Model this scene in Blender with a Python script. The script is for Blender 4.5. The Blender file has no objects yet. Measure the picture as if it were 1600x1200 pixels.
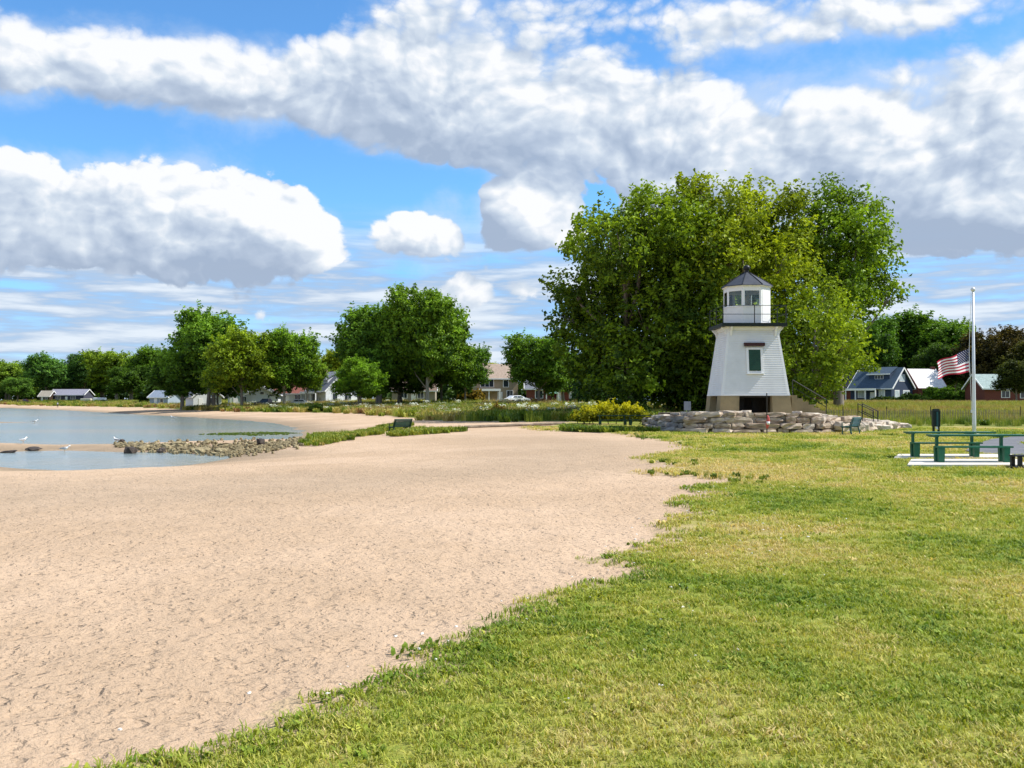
import bpy, math, random
import numpy as np
from mathutils import Vector, Matrix

random.seed(7)
RNG = np.random.default_rng(7)
R = math.radians
scene = bpy.context.scene
COL = scene.collection

# ------------------------------------------------------------------ camera
H = 1.8                      # eye height above the lawn
FPX = 1500.0                 # focal length in pixels of the 1600 px wide photograph
HORIZON = 626.0
PITCH = math.atan((HORIZON - 600.0) / FPX)
cam_d = bpy.data.cameras.new('camera')
cam = bpy.data.objects.new('camera', cam_d)
COL.objects.link(cam)
cam.location = (0, 0, H)
cam.rotation_euler = (math.pi / 2 + PITCH, 0, 0)
cam_d.sensor_width = 36.0
cam_d.lens = 36.0 * FPX / 1600.0
cam_d.clip_start = 0.1
cam_d.clip_end = 8000.0
scene.camera = cam

# ------------------------------------------------------------------ sun, exposure
SUN_EL, SUN_AZ = R(50), R(88)           # azimuth clockwise from +Y: from the right, just grazing the tower front
S = Vector((math.sin(SUN_AZ) * math.cos(SUN_EL), math.cos(SUN_AZ) * math.cos(SUN_EL), math.sin(SUN_EL)))
sun_d = bpy.data.lights.new('sun', 'SUN')
sun_d.energy = 5.0
sun_d.angle = R(0.53)
sun_d.color = (1.0, 0.955, 0.88)
sun = bpy.data.objects.new('sun', sun_d)
COL.objects.link(sun)
sun.rotation_euler = S.to_track_quat('Z', 'Y').to_euler()
sun.location = (60, -20, 80)

scene.render.engine = 'CYCLES'
scene.view_settings.view_transform = 'Standard'
scene.view_settings.look = 'None'
scene.view_settings.gamma = 1.0
scene.view_settings.use_curve_mapping = False
scene.view_settings.exposure = 0.36
scene.cycles.use_denoising = True
scene.cycles.max_bounces = 6
scene.cycles.diffuse_bounces = 3
scene.cycles.glossy_bounces = 3
scene.cycles.transmission_bounces = 4
scene.cycles.transparent_max_bounces = 8
scene.cycles.caustics_reflective = False
scene.cycles.caustics_refractive = False

# ------------------------------------------------------------------ node helpers
def N(nt, typ, **kw):
    n = nt.nodes.new(typ)
    for k, v in kw.items():
        setattr(n, k, v)
    return n

def L(nt, a, b):
    nt.links.new(a, b)

def mth(nt, op, a, b=None, c=None, clamp=False):
    n = nt.nodes.new('ShaderNodeMath')
    n.operation = op
    n.use_clamp = clamp
    for i, v in enumerate((a, b, c)):
        if v is None:
            continue
        if isinstance(v, (int, float)):
            n.inputs[i].default_value = v
        else:
            nt.links.new(v, n.inputs[i])
    return n.outputs[0]

def mixc(nt, fac, a, b, blend='MIX'):
    n = nt.nodes.new('ShaderNodeMix')
    n.data_type = 'RGBA'
    n.blend_type = blend
    n.clamp_factor = True
    for sock, v in ((n.inputs['Factor'], fac), (n.inputs['A'], a), (n.inputs['B'], b)):
        pass
    ins = [i for i in n.inputs if i.enabled]
    for sock, v in zip(ins, (fac, a, b)):
        if isinstance(v, (int, float)):
            sock.default_value = v
        elif isinstance(v, (tuple, list)):
            sock.default_value = (v[0], v[1], v[2], 1.0)
        else:
            nt.links.new(v, sock)
    return [o for o in n.outputs if o.enabled][0]

def smooth(nt, v, lo, hi, a=0.0, b=1.0):
    n = nt.nodes.new('ShaderNodeMapRange')
    n.interpolation_type = 'SMOOTHSTEP'
    n.inputs['From Min'].default_value = lo
    n.inputs['From Max'].default_value = hi
    n.inputs['To Min'].default_value = a
    n.inputs['To Max'].default_value = b
    nt.links.new(v, n.inputs['Value'])
    return n.outputs[0]

# ------------------------------------------------------------------ sky
SKY_STRENGTH = 0.15
# cloud banks of the day: centre and half-size as direction (photo pixels only give the bearing), weight
CLOUDS = [  # px, py, rx, ry, weight
    (10, 95, 90, 62, 0.9), (190, 105, 150, 50, 0.65), (420, 130, 220, 62, 0.7), (640, 175, 280, 100, 0.85),
    (900, 165, 280, 115, 0.8), (1120, 230, 230, 85, 0.8), (650, 55, 130, 65, 0.55), (1440, 215, 200, 105, 0.95),
    (1100, 40, 100, 46, 0.7), (1420, 10, 150, 42, 0.7), (1290, 300, 320, 66, 0.5), (1640, 200, 170, 120, 0.7),
    (90, 330, 230, 88, 0.9), (330, 330, 115, 66, 1.1), (455, 352, 80, 66, 1.1), (250, 392, 270, 36, 0.6),
    (648, 364, 70, 42, 1.0), (800, 315, 66, 48, 1.1), (835, 358, 78, 52, 1.1), (1010, 345, 150, 60, 0.25), (1580, 335, 85, 46, 1.0),
    (1465, 315, 50, 36, 0.6), (725, 455, 55, 30, 0.6), (820, 458, 40, 18, 0.4), (880, 20, 140, 30, 0.3),
]
GAPS = [
    (340, 10, 200, 40, 0.7), (290, 207, 330, 42, 0.6), (565, 285, 140, 40, 1.0), (40, 190, 120, 32, 0.6),
    (1290, 85, 260, 30, 0.6), (1010, 60, 40, 36, 0.45), (1215, 165, 34, 30, 0.4), (555, 345, 30, 50, 0.7), (735, 335, 26, 50, 0.75), (720, 275, 90, 22, 0.5), (935, 320, 36, 60, 0.6), (600, 430, 120, 22, 0.4),
]
def build_world():
    w = bpy.data.worlds.new('World')
    scene.world = w
    w.use_nodes = True
    w.cycles.sampling_method = 'MANUAL'
    w.cycles.sample_map_resolution = 512
    nt = w.node_tree
    nt.nodes.clear()
    out = N(nt, 'ShaderNodeOutputWorld')
    bg = N(nt, 'ShaderNodeBackground')
    bg.inputs['Strength'].default_value = SKY_STRENGTH
    L(nt, bg.outputs[0], out.inputs['Surface'])
    sky = N(nt, 'ShaderNodeTexSky')
    sky.sky_type = 'NISHITA'
    sky.sun_disc = False
    sky.sun_elevation = SUN_EL
    sky.sun_rotation = SUN_AZ
    sky.altitude = 180.0
    sky.air_density = 1.0
    sky.dust_density = 0.0
    sky.ozone_density = 2.0
    tc = N(nt, 'ShaderNodeTexCoord')
    sep = N(nt, 'ShaderNodeSeparateXYZ')
    L(nt, tc.outputs['Generated'], sep.inputs[0])
    x, y, z = sep.outputs
    u = mth(nt, 'ARCTAN2', x, y)
    hyp = mth(nt, 'SQRT', mth(nt, 'ADD', mth(nt, 'MULTIPLY', x, x), mth(nt, 'MULTIPLY', y, y)))
    v = mth(nt, 'DIVIDE', mth(nt, 'MAXIMUM', z, 0.0), mth(nt, 'MAXIMUM', hyp, 0.15))

    def noise2(t, vec, scale, detail, rough=0.55):
        n = N(t, 'ShaderNodeTexNoise', noise_dimensions='2D')
        n.inputs['Scale'].default_value = scale
        n.inputs['Detail'].default_value = detail
        n.inputs['Roughness'].default_value = rough
        n.inputs['Lacunarity'].default_value = 2.1
        L(t, vec, n.inputs['Vector'])
        return n.outputs['Fac']
    # layout of the banks, here and a little towards the sun (for the light on their flanks)
    def banks(du_, dv_):
        acc = None
        for (px, py, rx, ry, wt) in CLOUDS + [(a, b, c, d, -e) for (a, b, c, d, e) in GAPS]:
            u0 = math.atan((px - 800) / FPX)
            v0 = (HORIZON - py) / FPX * math.cos(u0)
            ru, rv = rx / FPX, ry / FPX
            du = mth(nt, 'MULTIPLY_ADD', u, 1 / ru, (du_ - u0) / ru)
            dv = mth(nt, 'MULTIPLY_ADD', v, 1 / rv, (dv_ - v0) / rv)
            r2 = mth(nt, 'MULTIPLY_ADD', du, du, mth(nt, 'MULTIPLY', dv, dv))
            e = mth(nt, 'POWER', 0.333, r2)
            acc = mth(nt, 'MULTIPLY', e, wt) if acc is None else mth(nt, 'MULTIPLY_ADD', e, wt, acc)
        return acc
    acc, acc_s = banks(0.0, 0.0), banks(0.022, 0.030)
    comb = N(nt, 'ShaderNodeCombineXYZ')
    L(nt, u, comb.inputs[0])
    L(nt, mth(nt, 'MULTIPLY', v, 1.3), comb.inputs[1])
    # the same broken cumulus goes on all around, outside the surveyed bearings
    outside = mth(nt, 'MAXIMUM', smooth(nt, mth(nt, 'ABSOLUTE', u), 0.52, 0.75), smooth(nt, v, 0.42, 0.60))
    gen = mth(nt, 'MULTIPLY', smooth(nt, noise2(nt, comb.outputs[0], 3.0, 2.0), 0.40, 0.62), 0.75)
    flank = mth(nt, 'SUBTRACT', acc, acc_s)
    acc = mth(nt, 'MINIMUM', acc, 1.1)
    acc = mth(nt, 'MULTIPLY_ADD', mth(nt, 'SUBTRACT', gen, acc), outside, acc)

    warp = N(nt, 'ShaderNodeTexNoise', noise_dimensions='2D')
    warp.inputs['Scale'].default_value = 6.0
    warp.inputs['Detail'].default_value = 2.0
    L(nt, comb.outputs[0], warp.inputs['Vector'])
    vm = N(nt, 'ShaderNodeVectorMath', operation='MULTIPLY_ADD')
    L(nt, warp.outputs['Color'], vm.inputs[0])
    vm.inputs[1].default_value = (0.05, 0.035, 0.0)
    L(nt, comb.outputs[0], vm.inputs[2])
    def detail(off, oct_, vdet):
        a = N(nt, 'ShaderNodeVectorMath', operation='ADD')
        L(nt, vm.outputs[0], a.inputs[0])
        a.inputs[1].default_value = (off[0], off[1] * 1.3, 0)
        n = noise2(nt, a.outputs[0], 7.0, oct_, 0.66)
        d = mth(nt, 'MULTIPLY', mth(nt, 'SUBTRACT', n, 0.5), 1.25)
        for sc, am in ((14.0, 0.60), (33.0, 0.38), (72.0, 0.24)):
            vo = N(nt, 'ShaderNodeTexVoronoi', voronoi_dimensions='2D')
            vo.inputs['Scale'].default_value = sc
            L(nt, a.outputs[0], vo.inputs['Vector'])
            dd = mth(nt, 'MULTIPLY', vo.outputs['Distance'], vo.outputs['Distance'])
            d = mth(nt, 'MULTIPLY_ADD', mth(nt, 'SUBTRACT', 0.20, dd), am, d)
        return d
    n0, n1, n0s = detail((0, 0), 8.0, 0), detail((0.011, 0.014), 4.0, 0), detail((0, 0), 4.0, 0)
    n2 = mth(nt, 'MULTIPLY', mth(nt, 'SUBTRACT', noise2(nt, vm.outputs[0], 8.0, 1.0), 0.5), 1.7)
    d0 = mth(nt, 'ADD', acc, n0)
    d1 = mth(nt, 'ADD', acc, n1)
    soft = smooth(nt, d0, 0.08, 0.60)
    crisp = smooth(nt, d0, 0.22, 0.40)
    cover = mth(nt, 'MULTIPLY_ADD', mth(nt, 'SUBTRACT', soft, crisp), smooth(nt, v, 0.225, 0.27), crisp)
    # light comes from the upper right: lumps open towards it are bright; thick cores are grey below
    rel = mth(nt, 'MULTIPLY_ADD', mth(nt, 'SUBTRACT', n0, n0s), 1.0, mth(nt, 'MULTIPLY', mth(nt, 'SUBTRACT', n0s, n1), 1.0))
    core = smooth(nt, mth(nt, 'ADD', acc, n2), 0.30, 1.20)
    lit = mth(nt, 'ADD', mth(nt, 'ADD', 0.64, rel), mth(nt, 'MULTIPLY_ADD', core, -0.24, mth(nt, 'MULTIPLY', flank, 0.66)), clamp=True)
    k = 0.80 / SKY_STRENGTH
    ramp = N(nt, 'ShaderNodeValToRGB')
    el = ramp.color_ramp.elements
    el[0].position, el[0].color = 0.0, (0.38, 0.47, 0.62, 1)
    el[1].position, el[1].color = 1.0, (0.97, 0.98, 1.0, 1)
    e2 = el.new(0.38); e2.color = (0.50, 0.59, 0.73, 1)
    e3 = el.new(0.68); e3.color = (0.68, 0.76, 0.86, 1)
    L(nt, lit, ramp.inputs[0])
    cl = mixc(nt, 1.0, ramp.outputs[0], (k, k, k), 'MULTIPLY')
    # low, flat layers seen edge-on near the horizon
    cs = N(nt, 'ShaderNodeCombineXYZ')
    L(nt, mth(nt, 'MULTIPLY', u, 4.0), cs.inputs[0])
    L(nt, mth(nt, 'MULTIPLY', v, 34.0), cs.inputs[1])
    ns = noise2(nt, cs.outputs[0], 1.5, 5.0)
    low = smooth(nt, v, 0.12, 0.21, 1.0, 0.0)
    layer = mth(nt, 'MULTIPLY', smooth(nt, ns, 0.26, 0.56), mth(nt, 'MULTIPLY', low, 0.95))
    lc = mixc(nt, smooth(nt, ns, 0.42, 0.70), (0.38 * k, 0.51 * k, 0.71 * k), (0.80 * k, 0.87 * k, 0.95 * k))
    tint = mixc(nt, smooth(nt, v, 0.0, 0.22), (0.46, 0.62, 0.96), (0.52, 0.86, 1.10))
    c = mixc(nt, 1.0, sky.outputs[0], tint, 'MULTIPLY')
    # thin veil of high and broken cloud around the banks
    vn = noise2(nt, vm.outputs[0], 4.2, 6.0, 0.62)
    veil = mth(nt, 'MULTIPLY', smooth(nt, mth(nt, 'MULTIPLY_ADD', acc, 0.30, vn), 0.44, 0.86), 0.62)
    c = mixc(nt, veil, c, (0.66 * k, 0.76 * k, 0.90 * k))
    c = mixc(nt, layer, c, lc)
    c = mixc(nt, mth(nt, 'MULTIPLY', cover, 0.97), c, cl)
    L(nt, c, bg.inputs['Color'])
build_world()

# ------------------------------------------------------------------ materials
MATS = {}
def mat(name, col, rough=0.75, var=0.18, scale=6.0, bump=0.0, bscale=30.0, spec=0.3, metal=0.0, col2=None, stretch=None, coat=0.0):
    if name in MATS:
        return MATS[name]
    m = bpy.data.materials.new(name)
    m.use_nodes = True
    nt = m.node_tree
    bs = nt.nodes['Principled BSDF']
    bs.inputs['Roughness'].default_value = rough
    bs.inputs['Specular IOR Level'].default_value = spec
    bs.inputs['Metallic'].default_value = metal
    bs.inputs['Coat Weight'].default_value = coat
    tc = N(nt, 'ShaderNodeTexCoord')
    src = tc.outputs['Object']
    if stretch:
        mp = N(nt, 'ShaderNodeMapping')
        mp.inputs['Scale'].default_value = stretch
        L(nt, src, mp.inputs['Vector'])
        src = mp.outputs[0]
    no = N(nt, 'ShaderNodeTexNoise')
    no.inputs['Scale'].default_value = scale
    no.inputs['Detail'].default_value = 6.0
    no.inputs['Roughness'].default_value = 0.62
    L(nt, src, no.inputs['Vector'])
    oi = N(nt, 'ShaderNodeObjectInfo')
    f = mth(nt, 'ADD', mth(nt, 'MULTIPLY', mth(nt, 'SUBTRACT', no.outputs['Fac'], 0.5), 2.2), mth(nt, 'MULTIPLY', mth(nt, 'SUBTRACT', oi.outputs['Random'], 0.5), 0.5))
    f = mth(nt, 'ADD', f, 0.5, clamp=True)
    if col2 is None:
        a = tuple(c * (1 - var) for c in col)
        b = tuple(min(1, c * (1 + var)) for c in col)
    else:
        a, b = col, col2
    L(nt, mixc(nt, f, a, b), bs.inputs['Base Color'])
    if bump:
        nb = N(nt, 'ShaderNodeTexNoise')
        nb.inputs['Scale'].default_value = bscale
        nb.inputs['Detail'].default_value = 5.0
        L(nt, src, nb.inputs['Vector'])
        bp = N(nt, 'ShaderNodeBump')
        bp.inputs['Strength'].default_value = 0.6
        bp.inputs['Distance'].default_value = bump
        L(nt, nb.outputs['Fac'], bp.inputs['Height'])
        L(nt, bp.outputs[0], bs.inputs['Normal'])
    MATS[name] = m
    return m

def foliage_mat(name, instancer=False, ramp=None, trans=0.35):
    """leaf material: base colour from the object's colour (or a ramp on the instance tint), varied by the leaf's own tint"""
    m = bpy.data.materials.new(name)
    m.use_nodes = True
    nt = m.node_tree
    nt.nodes.clear()
    out = N(nt, 'ShaderNodeOutputMaterial')
    at = N(nt, 'ShaderNodeAttribute')
    at.attribute_name = 'tint'
    if instancer:
        at.attribute_type = 'INSTANCER'
    if ramp:
        cr = N(nt, 'ShaderNodeValToRGB')
        els = cr.color_ramp.elements
        els[0].position, els[0].color = ramp[0][0], (*ramp[0][1], 1)
        els[1].position, els[1].color = ramp[-1][0], (*ramp[-1][1], 1)
        for p, c in ramp[1:-1]:
            e = els.new(p); e.color = (*c, 1)
        L(nt, at.outputs['Fac'], cr.inputs[0])
        col = cr.outputs[0]
        leaf = N(nt, 'ShaderNodeAttribute'); leaf.attribute_name = 'leaf'
        col = mixc(nt, leaf.outputs['Fac'], mixc(nt, 1.0, col, (0.62, 0.66, 0.6), 'MULTIPLY'), mixc(nt, 1.0, col, (1.35, 1.3, 1.2), 'MULTIPLY'))
    else:
        oi = N(nt, 'ShaderNodeObjectInfo')
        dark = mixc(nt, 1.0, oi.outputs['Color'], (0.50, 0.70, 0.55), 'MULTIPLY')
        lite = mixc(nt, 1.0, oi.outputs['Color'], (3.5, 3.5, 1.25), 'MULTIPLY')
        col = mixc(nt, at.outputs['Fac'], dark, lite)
    bs = N(nt, 'ShaderNodeBsdfPrincipled')
    bs.inputs['Roughness'].default_value = 0.55
    bs.inputs['Specular IOR Level'].default_value = 0.25
    L(nt, col, bs.inputs['Base Color'])
    tr = N(nt, 'ShaderNodeBsdfTranslucent')
    L(nt, mixc(nt, 1.0, col, (1.25, 1.2, 0.6), 'MULTIPLY'), tr.inputs['Color'])
    ms = N(nt, 'ShaderNodeMixShader')
    ms.inputs[0].default_value = trans
    L(nt, bs.outputs[0], ms.inputs[1])
    L(nt, tr.outputs[0], ms.inputs[2])
    L(nt, ms.outputs[0], out.inputs['Surface'])
    return m

# ------------------------------------------------------------------ mesh helpers
def link(name, me, parent=None, m=None):
    o = bpy.data.objects.new(name, me)
    COL.objects.link(o)
    if parent is not None:
        o.parent = parent
    if m is not None and me is not None and len(me.materials) == 0:
        me.materials.append(m)
    return o

def tag(o, label=None, cat=None, group=None, kind=None):
    if label: o['label'] = label
    if cat: o['category'] = cat
    if group: o['group'] = group
    if kind: o['kind'] = kind
    return o

def empty(name, loc, rz=0.0, label=None, cat=None, group=None):
    o = bpy.data.objects.new(name, None)
    COL.objects.link(o)
    o.location = loc
    o.rotation_euler = (0, 0, rz)
    o.empty_display_size = 0.3
    return tag(o, label, cat, group)

def copy_tree(o, parent=None):
    c = o.copy()
    COL.objects.link(c)
    c.parent = parent
    for ch in list(o.children):
        copy_tree(ch, c)
    return c

def mesh_np(name, V, F, smooth_shade=False, attrs=None):
    V = np.asarray(V, dtype=np.float32).reshape(-1, 3)
    F = np.asarray(F, dtype=np.int32)
    me = bpy.data.meshes.new(name)
    k = F.shape[1]
    me.vertices.add(len(V))
    me.vertices.foreach_set('co', V.ravel())
    me.loops.add(F.size)
    me.loops.foreach_set('vertex_index', F.ravel())
    me.polygons.add(len(F))
    me.polygons.foreach_set('loop_start', np.arange(0, F.size, k, dtype=np.int32))
    me.polygons.foreach_set('loop_total', np.full(len(F), k, dtype=np.int32))
    me.polygons.foreach_set('use_smooth', np.full(len(F), smooth_shade, dtype=bool))
    for an, (dom, arr) in (attrs or {}).items():
        a = me.attributes.new(an, 'FLOAT', dom)
        a.data.foreach_set('value', np.asarray(arr, dtype=np.float32))
    me.update(calc_edges=True)
    me.validate()
    return me

class MB:
    def __init__(self):
        self.v, self.f = [], []
    def add(self, vs, fs):
        b = len(self.v)
        self.v += [tuple(p) for p in vs]
        self.f += [tuple(i + b for i in f) for f in fs]
        return self
    def box(self, x0, x1, y0, y1, z0, z1):
        vs = [(x0, y0, z0), (x1, y0, z0), (x1, y1, z0), (x0, y1, z0), (x0, y0, z1), (x1, y0, z1), (x1, y1, z1), (x0, y1, z1)]
        return self.add(vs, [(0, 3, 2, 1), (4, 5, 6, 7), (0, 1, 5, 4), (1, 2, 6, 5), (2, 3, 7, 6), (3, 0, 4, 7)])
    def bar(self, a, b, w, h, up=(0, 0, 1)):
        """a box of section w x h along a-b"""
        a, b = Vector(a), Vector(b)
        t = (b - a).normalized()
        up = Vector(up)
        s = t.cross(up)
        if s.length < 1e-4:
            s = t.cross(Vector((0, 1, 0)))
        s.normalize()
        n = s.cross(t).normalized()
        s, n = s * w / 2, n * h / 2
        vs = [a - s - n, a + s - n, a + s + n, a - s + n, b - s - n, b + s - n, b + s + n, b - s + n]
        return self.add(vs, [(0, 3, 2, 1), (4, 5, 6, 7), (0, 1, 5, 4), (1, 2, 6, 5), (2, 3, 7, 6), (3, 0, 4, 7)])
    def tube(self, pts, rad, seg=8, cap=True):
        pts = [Vector(p) for p in pts]
        n = len(pts)
        if isinstance(rad, (int, float)):
            rad = [rad] * n
        rings = []
        for i, p in enumerate(pts):
            t = (pts[min(i + 1, n - 1)] - pts[max(i - 1, 0)]).normalized()
            ref = Vector((1, 0, 0)) if abs(t.x) < 0.9 else Vector((0, 1, 0))
            a = t.cross(ref).normalized()
            b = t.cross(a).normalized()
            rings.append([p + (a * math.cos(k * 2 * math.pi / seg) + b * math.sin(k * 2 * math.pi / seg)) * rad[i] for k in range(seg)])
        vs = [q for r in rings for q in r]
        fs = []
        for i in range(n - 1):
            for k in range(seg):
                k2 = (k + 1) % seg
                fs.append((i * seg + k, (i + 1) * seg + k, (i + 1) * seg + k2, i * seg + k2))
        if cap:
            fs.append(tuple(range(seg)))
            fs.append(tuple(reversed(range((n - 1) * seg, n * seg))))
        return self.add(vs, fs)
    def prism(self, poly, z0, z1):
        n = len(poly)
        vs = [(p[0], p[1], z0) for p in poly] + [(p[0], p[1], z1) for p in poly]
        fs = [tuple(reversed(range(n))), tuple(range(n, 2 * n))]
        for i in range(n):
            j = (i + 1) % n
            fs.append((i, j, n + j, n + i))
        return self.add(vs, fs)
    def loft(self, rings, cap=True):
        n = len(rings[0])
        vs = [q for r in rings for q in r]
        fs = []
        for i in range(len(rings) - 1):
            for k in range(n):
                k2 = (k + 1) % n
                fs.append((i * n + k, i * n + k2, (i + 1) * n + k2, (i + 1) * n + k))
        if cap:
            fs.append(tuple(reversed(range(n))))
            fs.append(tuple(range((len(rings) - 1) * n, len(rings) * n)))
        return self.add(vs, fs)
    def mesh(self, name, smooth_shade=False):
        me = bpy.data.meshes.new(name)
        me.from_pydata(self.v, [], self.f)
        if smooth_shade:
            me.polygons.foreach_set('use_smooth', np.ones(len(me.polygons), dtype=bool))
        me.update()
        return me
    def build(self, name, m, parent=None, smooth_shade=False):
        return link(name, self.mesh(name, smooth_shade), parent, m)

# ------------------------------------------------------------------ numpy noise
def _hash(ix, iy, seed):
    h = (ix.astype(np.int64) * 374761393 + iy.astype(np.int64) * 668265263 + seed * 974634777) & 0xFFFFFFFF
    h = ((h ^ (h >> 13)) * 1274126177) & 0xFFFFFFFF
    h = (h ^ (h >> 16)) & 0xFFFFFF
    return h / float(0xFFFFFF)
def vnoise(x, y, seed=0):
    xi, yi = np.floor(x), np.floor(y)
    fx, fy = x - xi, y - yi
    fx = fx * fx * fx * (fx * (fx * 6 - 15) + 10)
    fy = fy * fy * fy * (fy * (fy * 6 - 15) + 10)
    a, b = _hash(xi, yi, seed), _hash(xi + 1, yi, seed)
    c, d = _hash(xi, yi + 1, seed), _hash(xi + 1, yi + 1, seed)
    return (a * (1 - fx) + b * fx) * (1 - fy) + (c * (1 - fx) + d * fx) * fy
def fbm(x, y, seed=0, octs=4, rough=0.5):
    s, a, t = 0.0, 1.0, 0.0
    for i in range(octs):
        s = s + a * vnoise(x * 2 ** i + 17.3 * i, y * 2 ** i - 9.1 * i, seed + i)
        t += a
        a *= rough
    return s / t

# ------------------------------------------------------------------ pixel bearings -> points on the ground
cp, sp = math.cos(PITCH), math.sin(PITCH)
def ray(px, py):
    cx, cy = (px - 800) / FPX, (600 - py) / FPX
    return Vector((cx, cp - cy * sp, sp + cy * cp))
def at_z(px, py, z=0.0):
    d = ray(px, py)
    t = (z - H) / d.z
    return Vector((d.x * t, d.y * t, z))
def at_d(px, py, D):
    d = ray(px, py)
    t = D / d.y
    return Vector((d.x * t, D, H + d.z * t))
def X(px, D):
    return (px - 800) / FPX * D / cp
def sd_poly(x, y, poly):
    """signed distance, positive inside"""
    d2 = np.full(x.shape, 1e18)
    inside = np.zeros(x.shape, dtype=bool)
    n = len(poly)
    for i in range(n):
        ax, ay = poly[i]
        bx, by = poly[(i + 1) % n]
        ex, ey = bx - ax, by - ay
        t = np.clip(((x - ax) * ex + (y - ay) * ey) / (ex * ex + ey * ey + 1e-12), 0, 1)
        d2 = np.minimum(d2, (x - ax - t * ex) ** 2 + (y - ay - t * ey) ** 2)
        if ay != by:
            c = ((ay > y) != (by > y)) & (x < (bx - ax) * (y - ay) / (by - ay) + ax)
            inside ^= c
    d = np.sqrt(d2)
    return np.where(inside, d, -d)
def sstep(a, b, x):
    t = np.clip((x - a) / (b - a), 0, 1)
    return t * t * (3 - 2 * t)

WATER_Z = -0.7
def zpoly(pts, z):
    return [(at_z(px, py, z).x, at_z(px, py, z).y) for px, py in pts]
POND = zpoly([(-2500, 716), (-400, 720), (0, 726), (70, 732), (135, 735), (202, 733.5), (287, 727), (341, 718), (325, 711), (260, 707), (190, 706.5), (100, 704), (0, 707), (-400, 704), (-2500, 700)], WATER_Z)
LAKE = zpoly([(-2500, 631), (0, 637), (100, 641), (200, 647), (300, 652), (380, 657), (440, 663), (465, 672), (468, 680), (455, 688), (400, 690.5), (300, 693), (200, 695), (150, 696), (0, 694), (-400, 691), (-2500, 687)], WATER_Z)
LAWN = zpoly([(-600, 1480), (0, 1262), (180, 1200), (330, 1150), (470, 1118), (525, 1104), (500, 1098), (448, 1096), (470, 1084), (540, 1080), (600, 1060), (660, 1045),
              (725, 1024), (690, 1026), (672, 1020), (700, 1010), (780, 985), (830, 950), (860, 930), (930, 915), (985, 898), (990, 885), (960, 873), (985, 858), (1040, 845), (1062, 832),
              (1045, 815), (1078, 800), (1065, 785), (1120, 771), (1076, 766), (1080, 757), (1150, 755), (1142, 748), (1080, 742), (1042, 738), (1008, 735), (1072, 726),
              (1004, 716), (1030, 708), (1090, 700), (1062, 690), (1000, 683), (975, 676), (860, 671), (820, 667), (860, 664), (880, 661)], 0.0) + [(6, 90), (90, 90), (120, 40), (120, -80), (-20, -80)]
MEADOW = zpoly([(-4000, 640), (-400, 633.5)], 0.35)[:0] + [(-900, 640), (-420, 470)] + zpoly([(0, 632.0), (100, 633.0), (200, 634.8), (300, 637.5)], 0.30) + zpoly([(400, 641)], 0.2) + \
    zpoly([(480, 643.5), (560, 646), (640, 650), (700, 656), (800, 658), (900, 658)], 0.0) + [(14, 69), (30, 66), (45, 65), (80, 67), (200, 71), (600, 60), (3500, 200), (3500, 3500), (-3500, 3500), (-3500, 900)]
SCRUB_A = zpoly([(490, 684), (520, 676), (560, 672), (600, 665), (625, 659), (640, 661), (612, 668), (575, 676), (545, 683), (505, 688)], -0.05)
SCRUB_B = zpoly([(600, 674), (650, 669), (725, 671), (660, 677), (620, 679)], -0.05)

BAR = [(at_z(-300, 664, WATER_Z).x, at_z(-300, 664, WATER_Z).y), (at_z(190, 658, WATER_Z).x, at_z(190, 658, WATER_Z).y)]
def shore_d(x, y):
    wob = (fbm(x * 0.25, y * 0.25, 5) - 0.5) * 1.6
    return -np.maximum(sd_poly(x, y, POND), sd_poly(x, y, LAKE)) + wob
def lawn_sd(x, y):
    s = sd_poly(x, y, LAWN)
    dist = np.hypot(x, y)
    amp = 0.25 + 0.015 * dist
    return s + (fbm(x * 1.3, y * 1.3, 31, 4, 0.6) - 0.5) * 2 * amp
def meadow_sd(x, y):
    return sd_poly(x, y, MEADOW) + (fbm(x * 0.2, y * 0.2, 41) - 0.5) * 5.0
def height(x, y, full=False):
    x, y = np.asarray(x, float), np.asarray(y, float)
    dw = shore_d(x, y)
    land = 0.7 * (1 - np.exp(-np.maximum(dw, 0) / 7.0)) / (1 - math.exp(-4.0))
    h = WATER_Z + np.where(dw > 0, np.minimum(land, 0.7), np.maximum(0.07 * dw, -0.9))
    # a mud bar just awash in the outer bay
    bx = np.clip((x - BAR[0][0]) / (BAR[1][0] - BAR[0][0]), 0, 1)
    by = BAR[0][1] + (BAR[1][1] - BAR[0][1]) * bx
    bar = np.exp(-((y - by) / 7.0) ** 2) * sstep(BAR[1][0] + 6, BAR[1][0] - 12, x) * (dw < 0) * (0.55 + 0.9 * fbm(x * 0.09, y * 0.12, 15))
    h = np.maximum(h, -1.1 + 0.46 * bar)
    sm = sd_poly(x, y, MEADOW)
    h = h + 1.2 * sstep(-2, 48, sm) + 0.35 * sstep(110, 220, y) * sstep(8, 30, dw)
    h = h + (fbm(x * 0.07, y * 0.07, 3) - 0.5) * 0.16 * sstep(4, 20, dw) * sstep(4, 25, np.hypot(x, y))
    return h
def hz(x, y):
    return float(height(np.array([x]), np.array([y]))[0])
def sand_relief(x, y):
    """trodden sand: shallow dimples and ridges"""
    a = fbm(x * 2.6, y * 2.6, 61, 3, 0.55) - 0.5
    pits = -sstep(0.60, 0.80, vnoise(x * 4.6, y * 4.6, 65)) * 0.012
    big = (fbm(x * 0.6, y * 0.6, 67, 2) - 0.5) * 0.04
    return a * 0.045 + pits + big
GRASS_C = lambda x, y: np.clip(0.5 + 1.5 * (fbm(x * 0.35, y * 0.35, 71, 4, 0.6) - 0.5) + 0.9 * (fbm(x * 0.09, y * 0.12, 77, 2) - 0.5), 0, 1)

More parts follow.
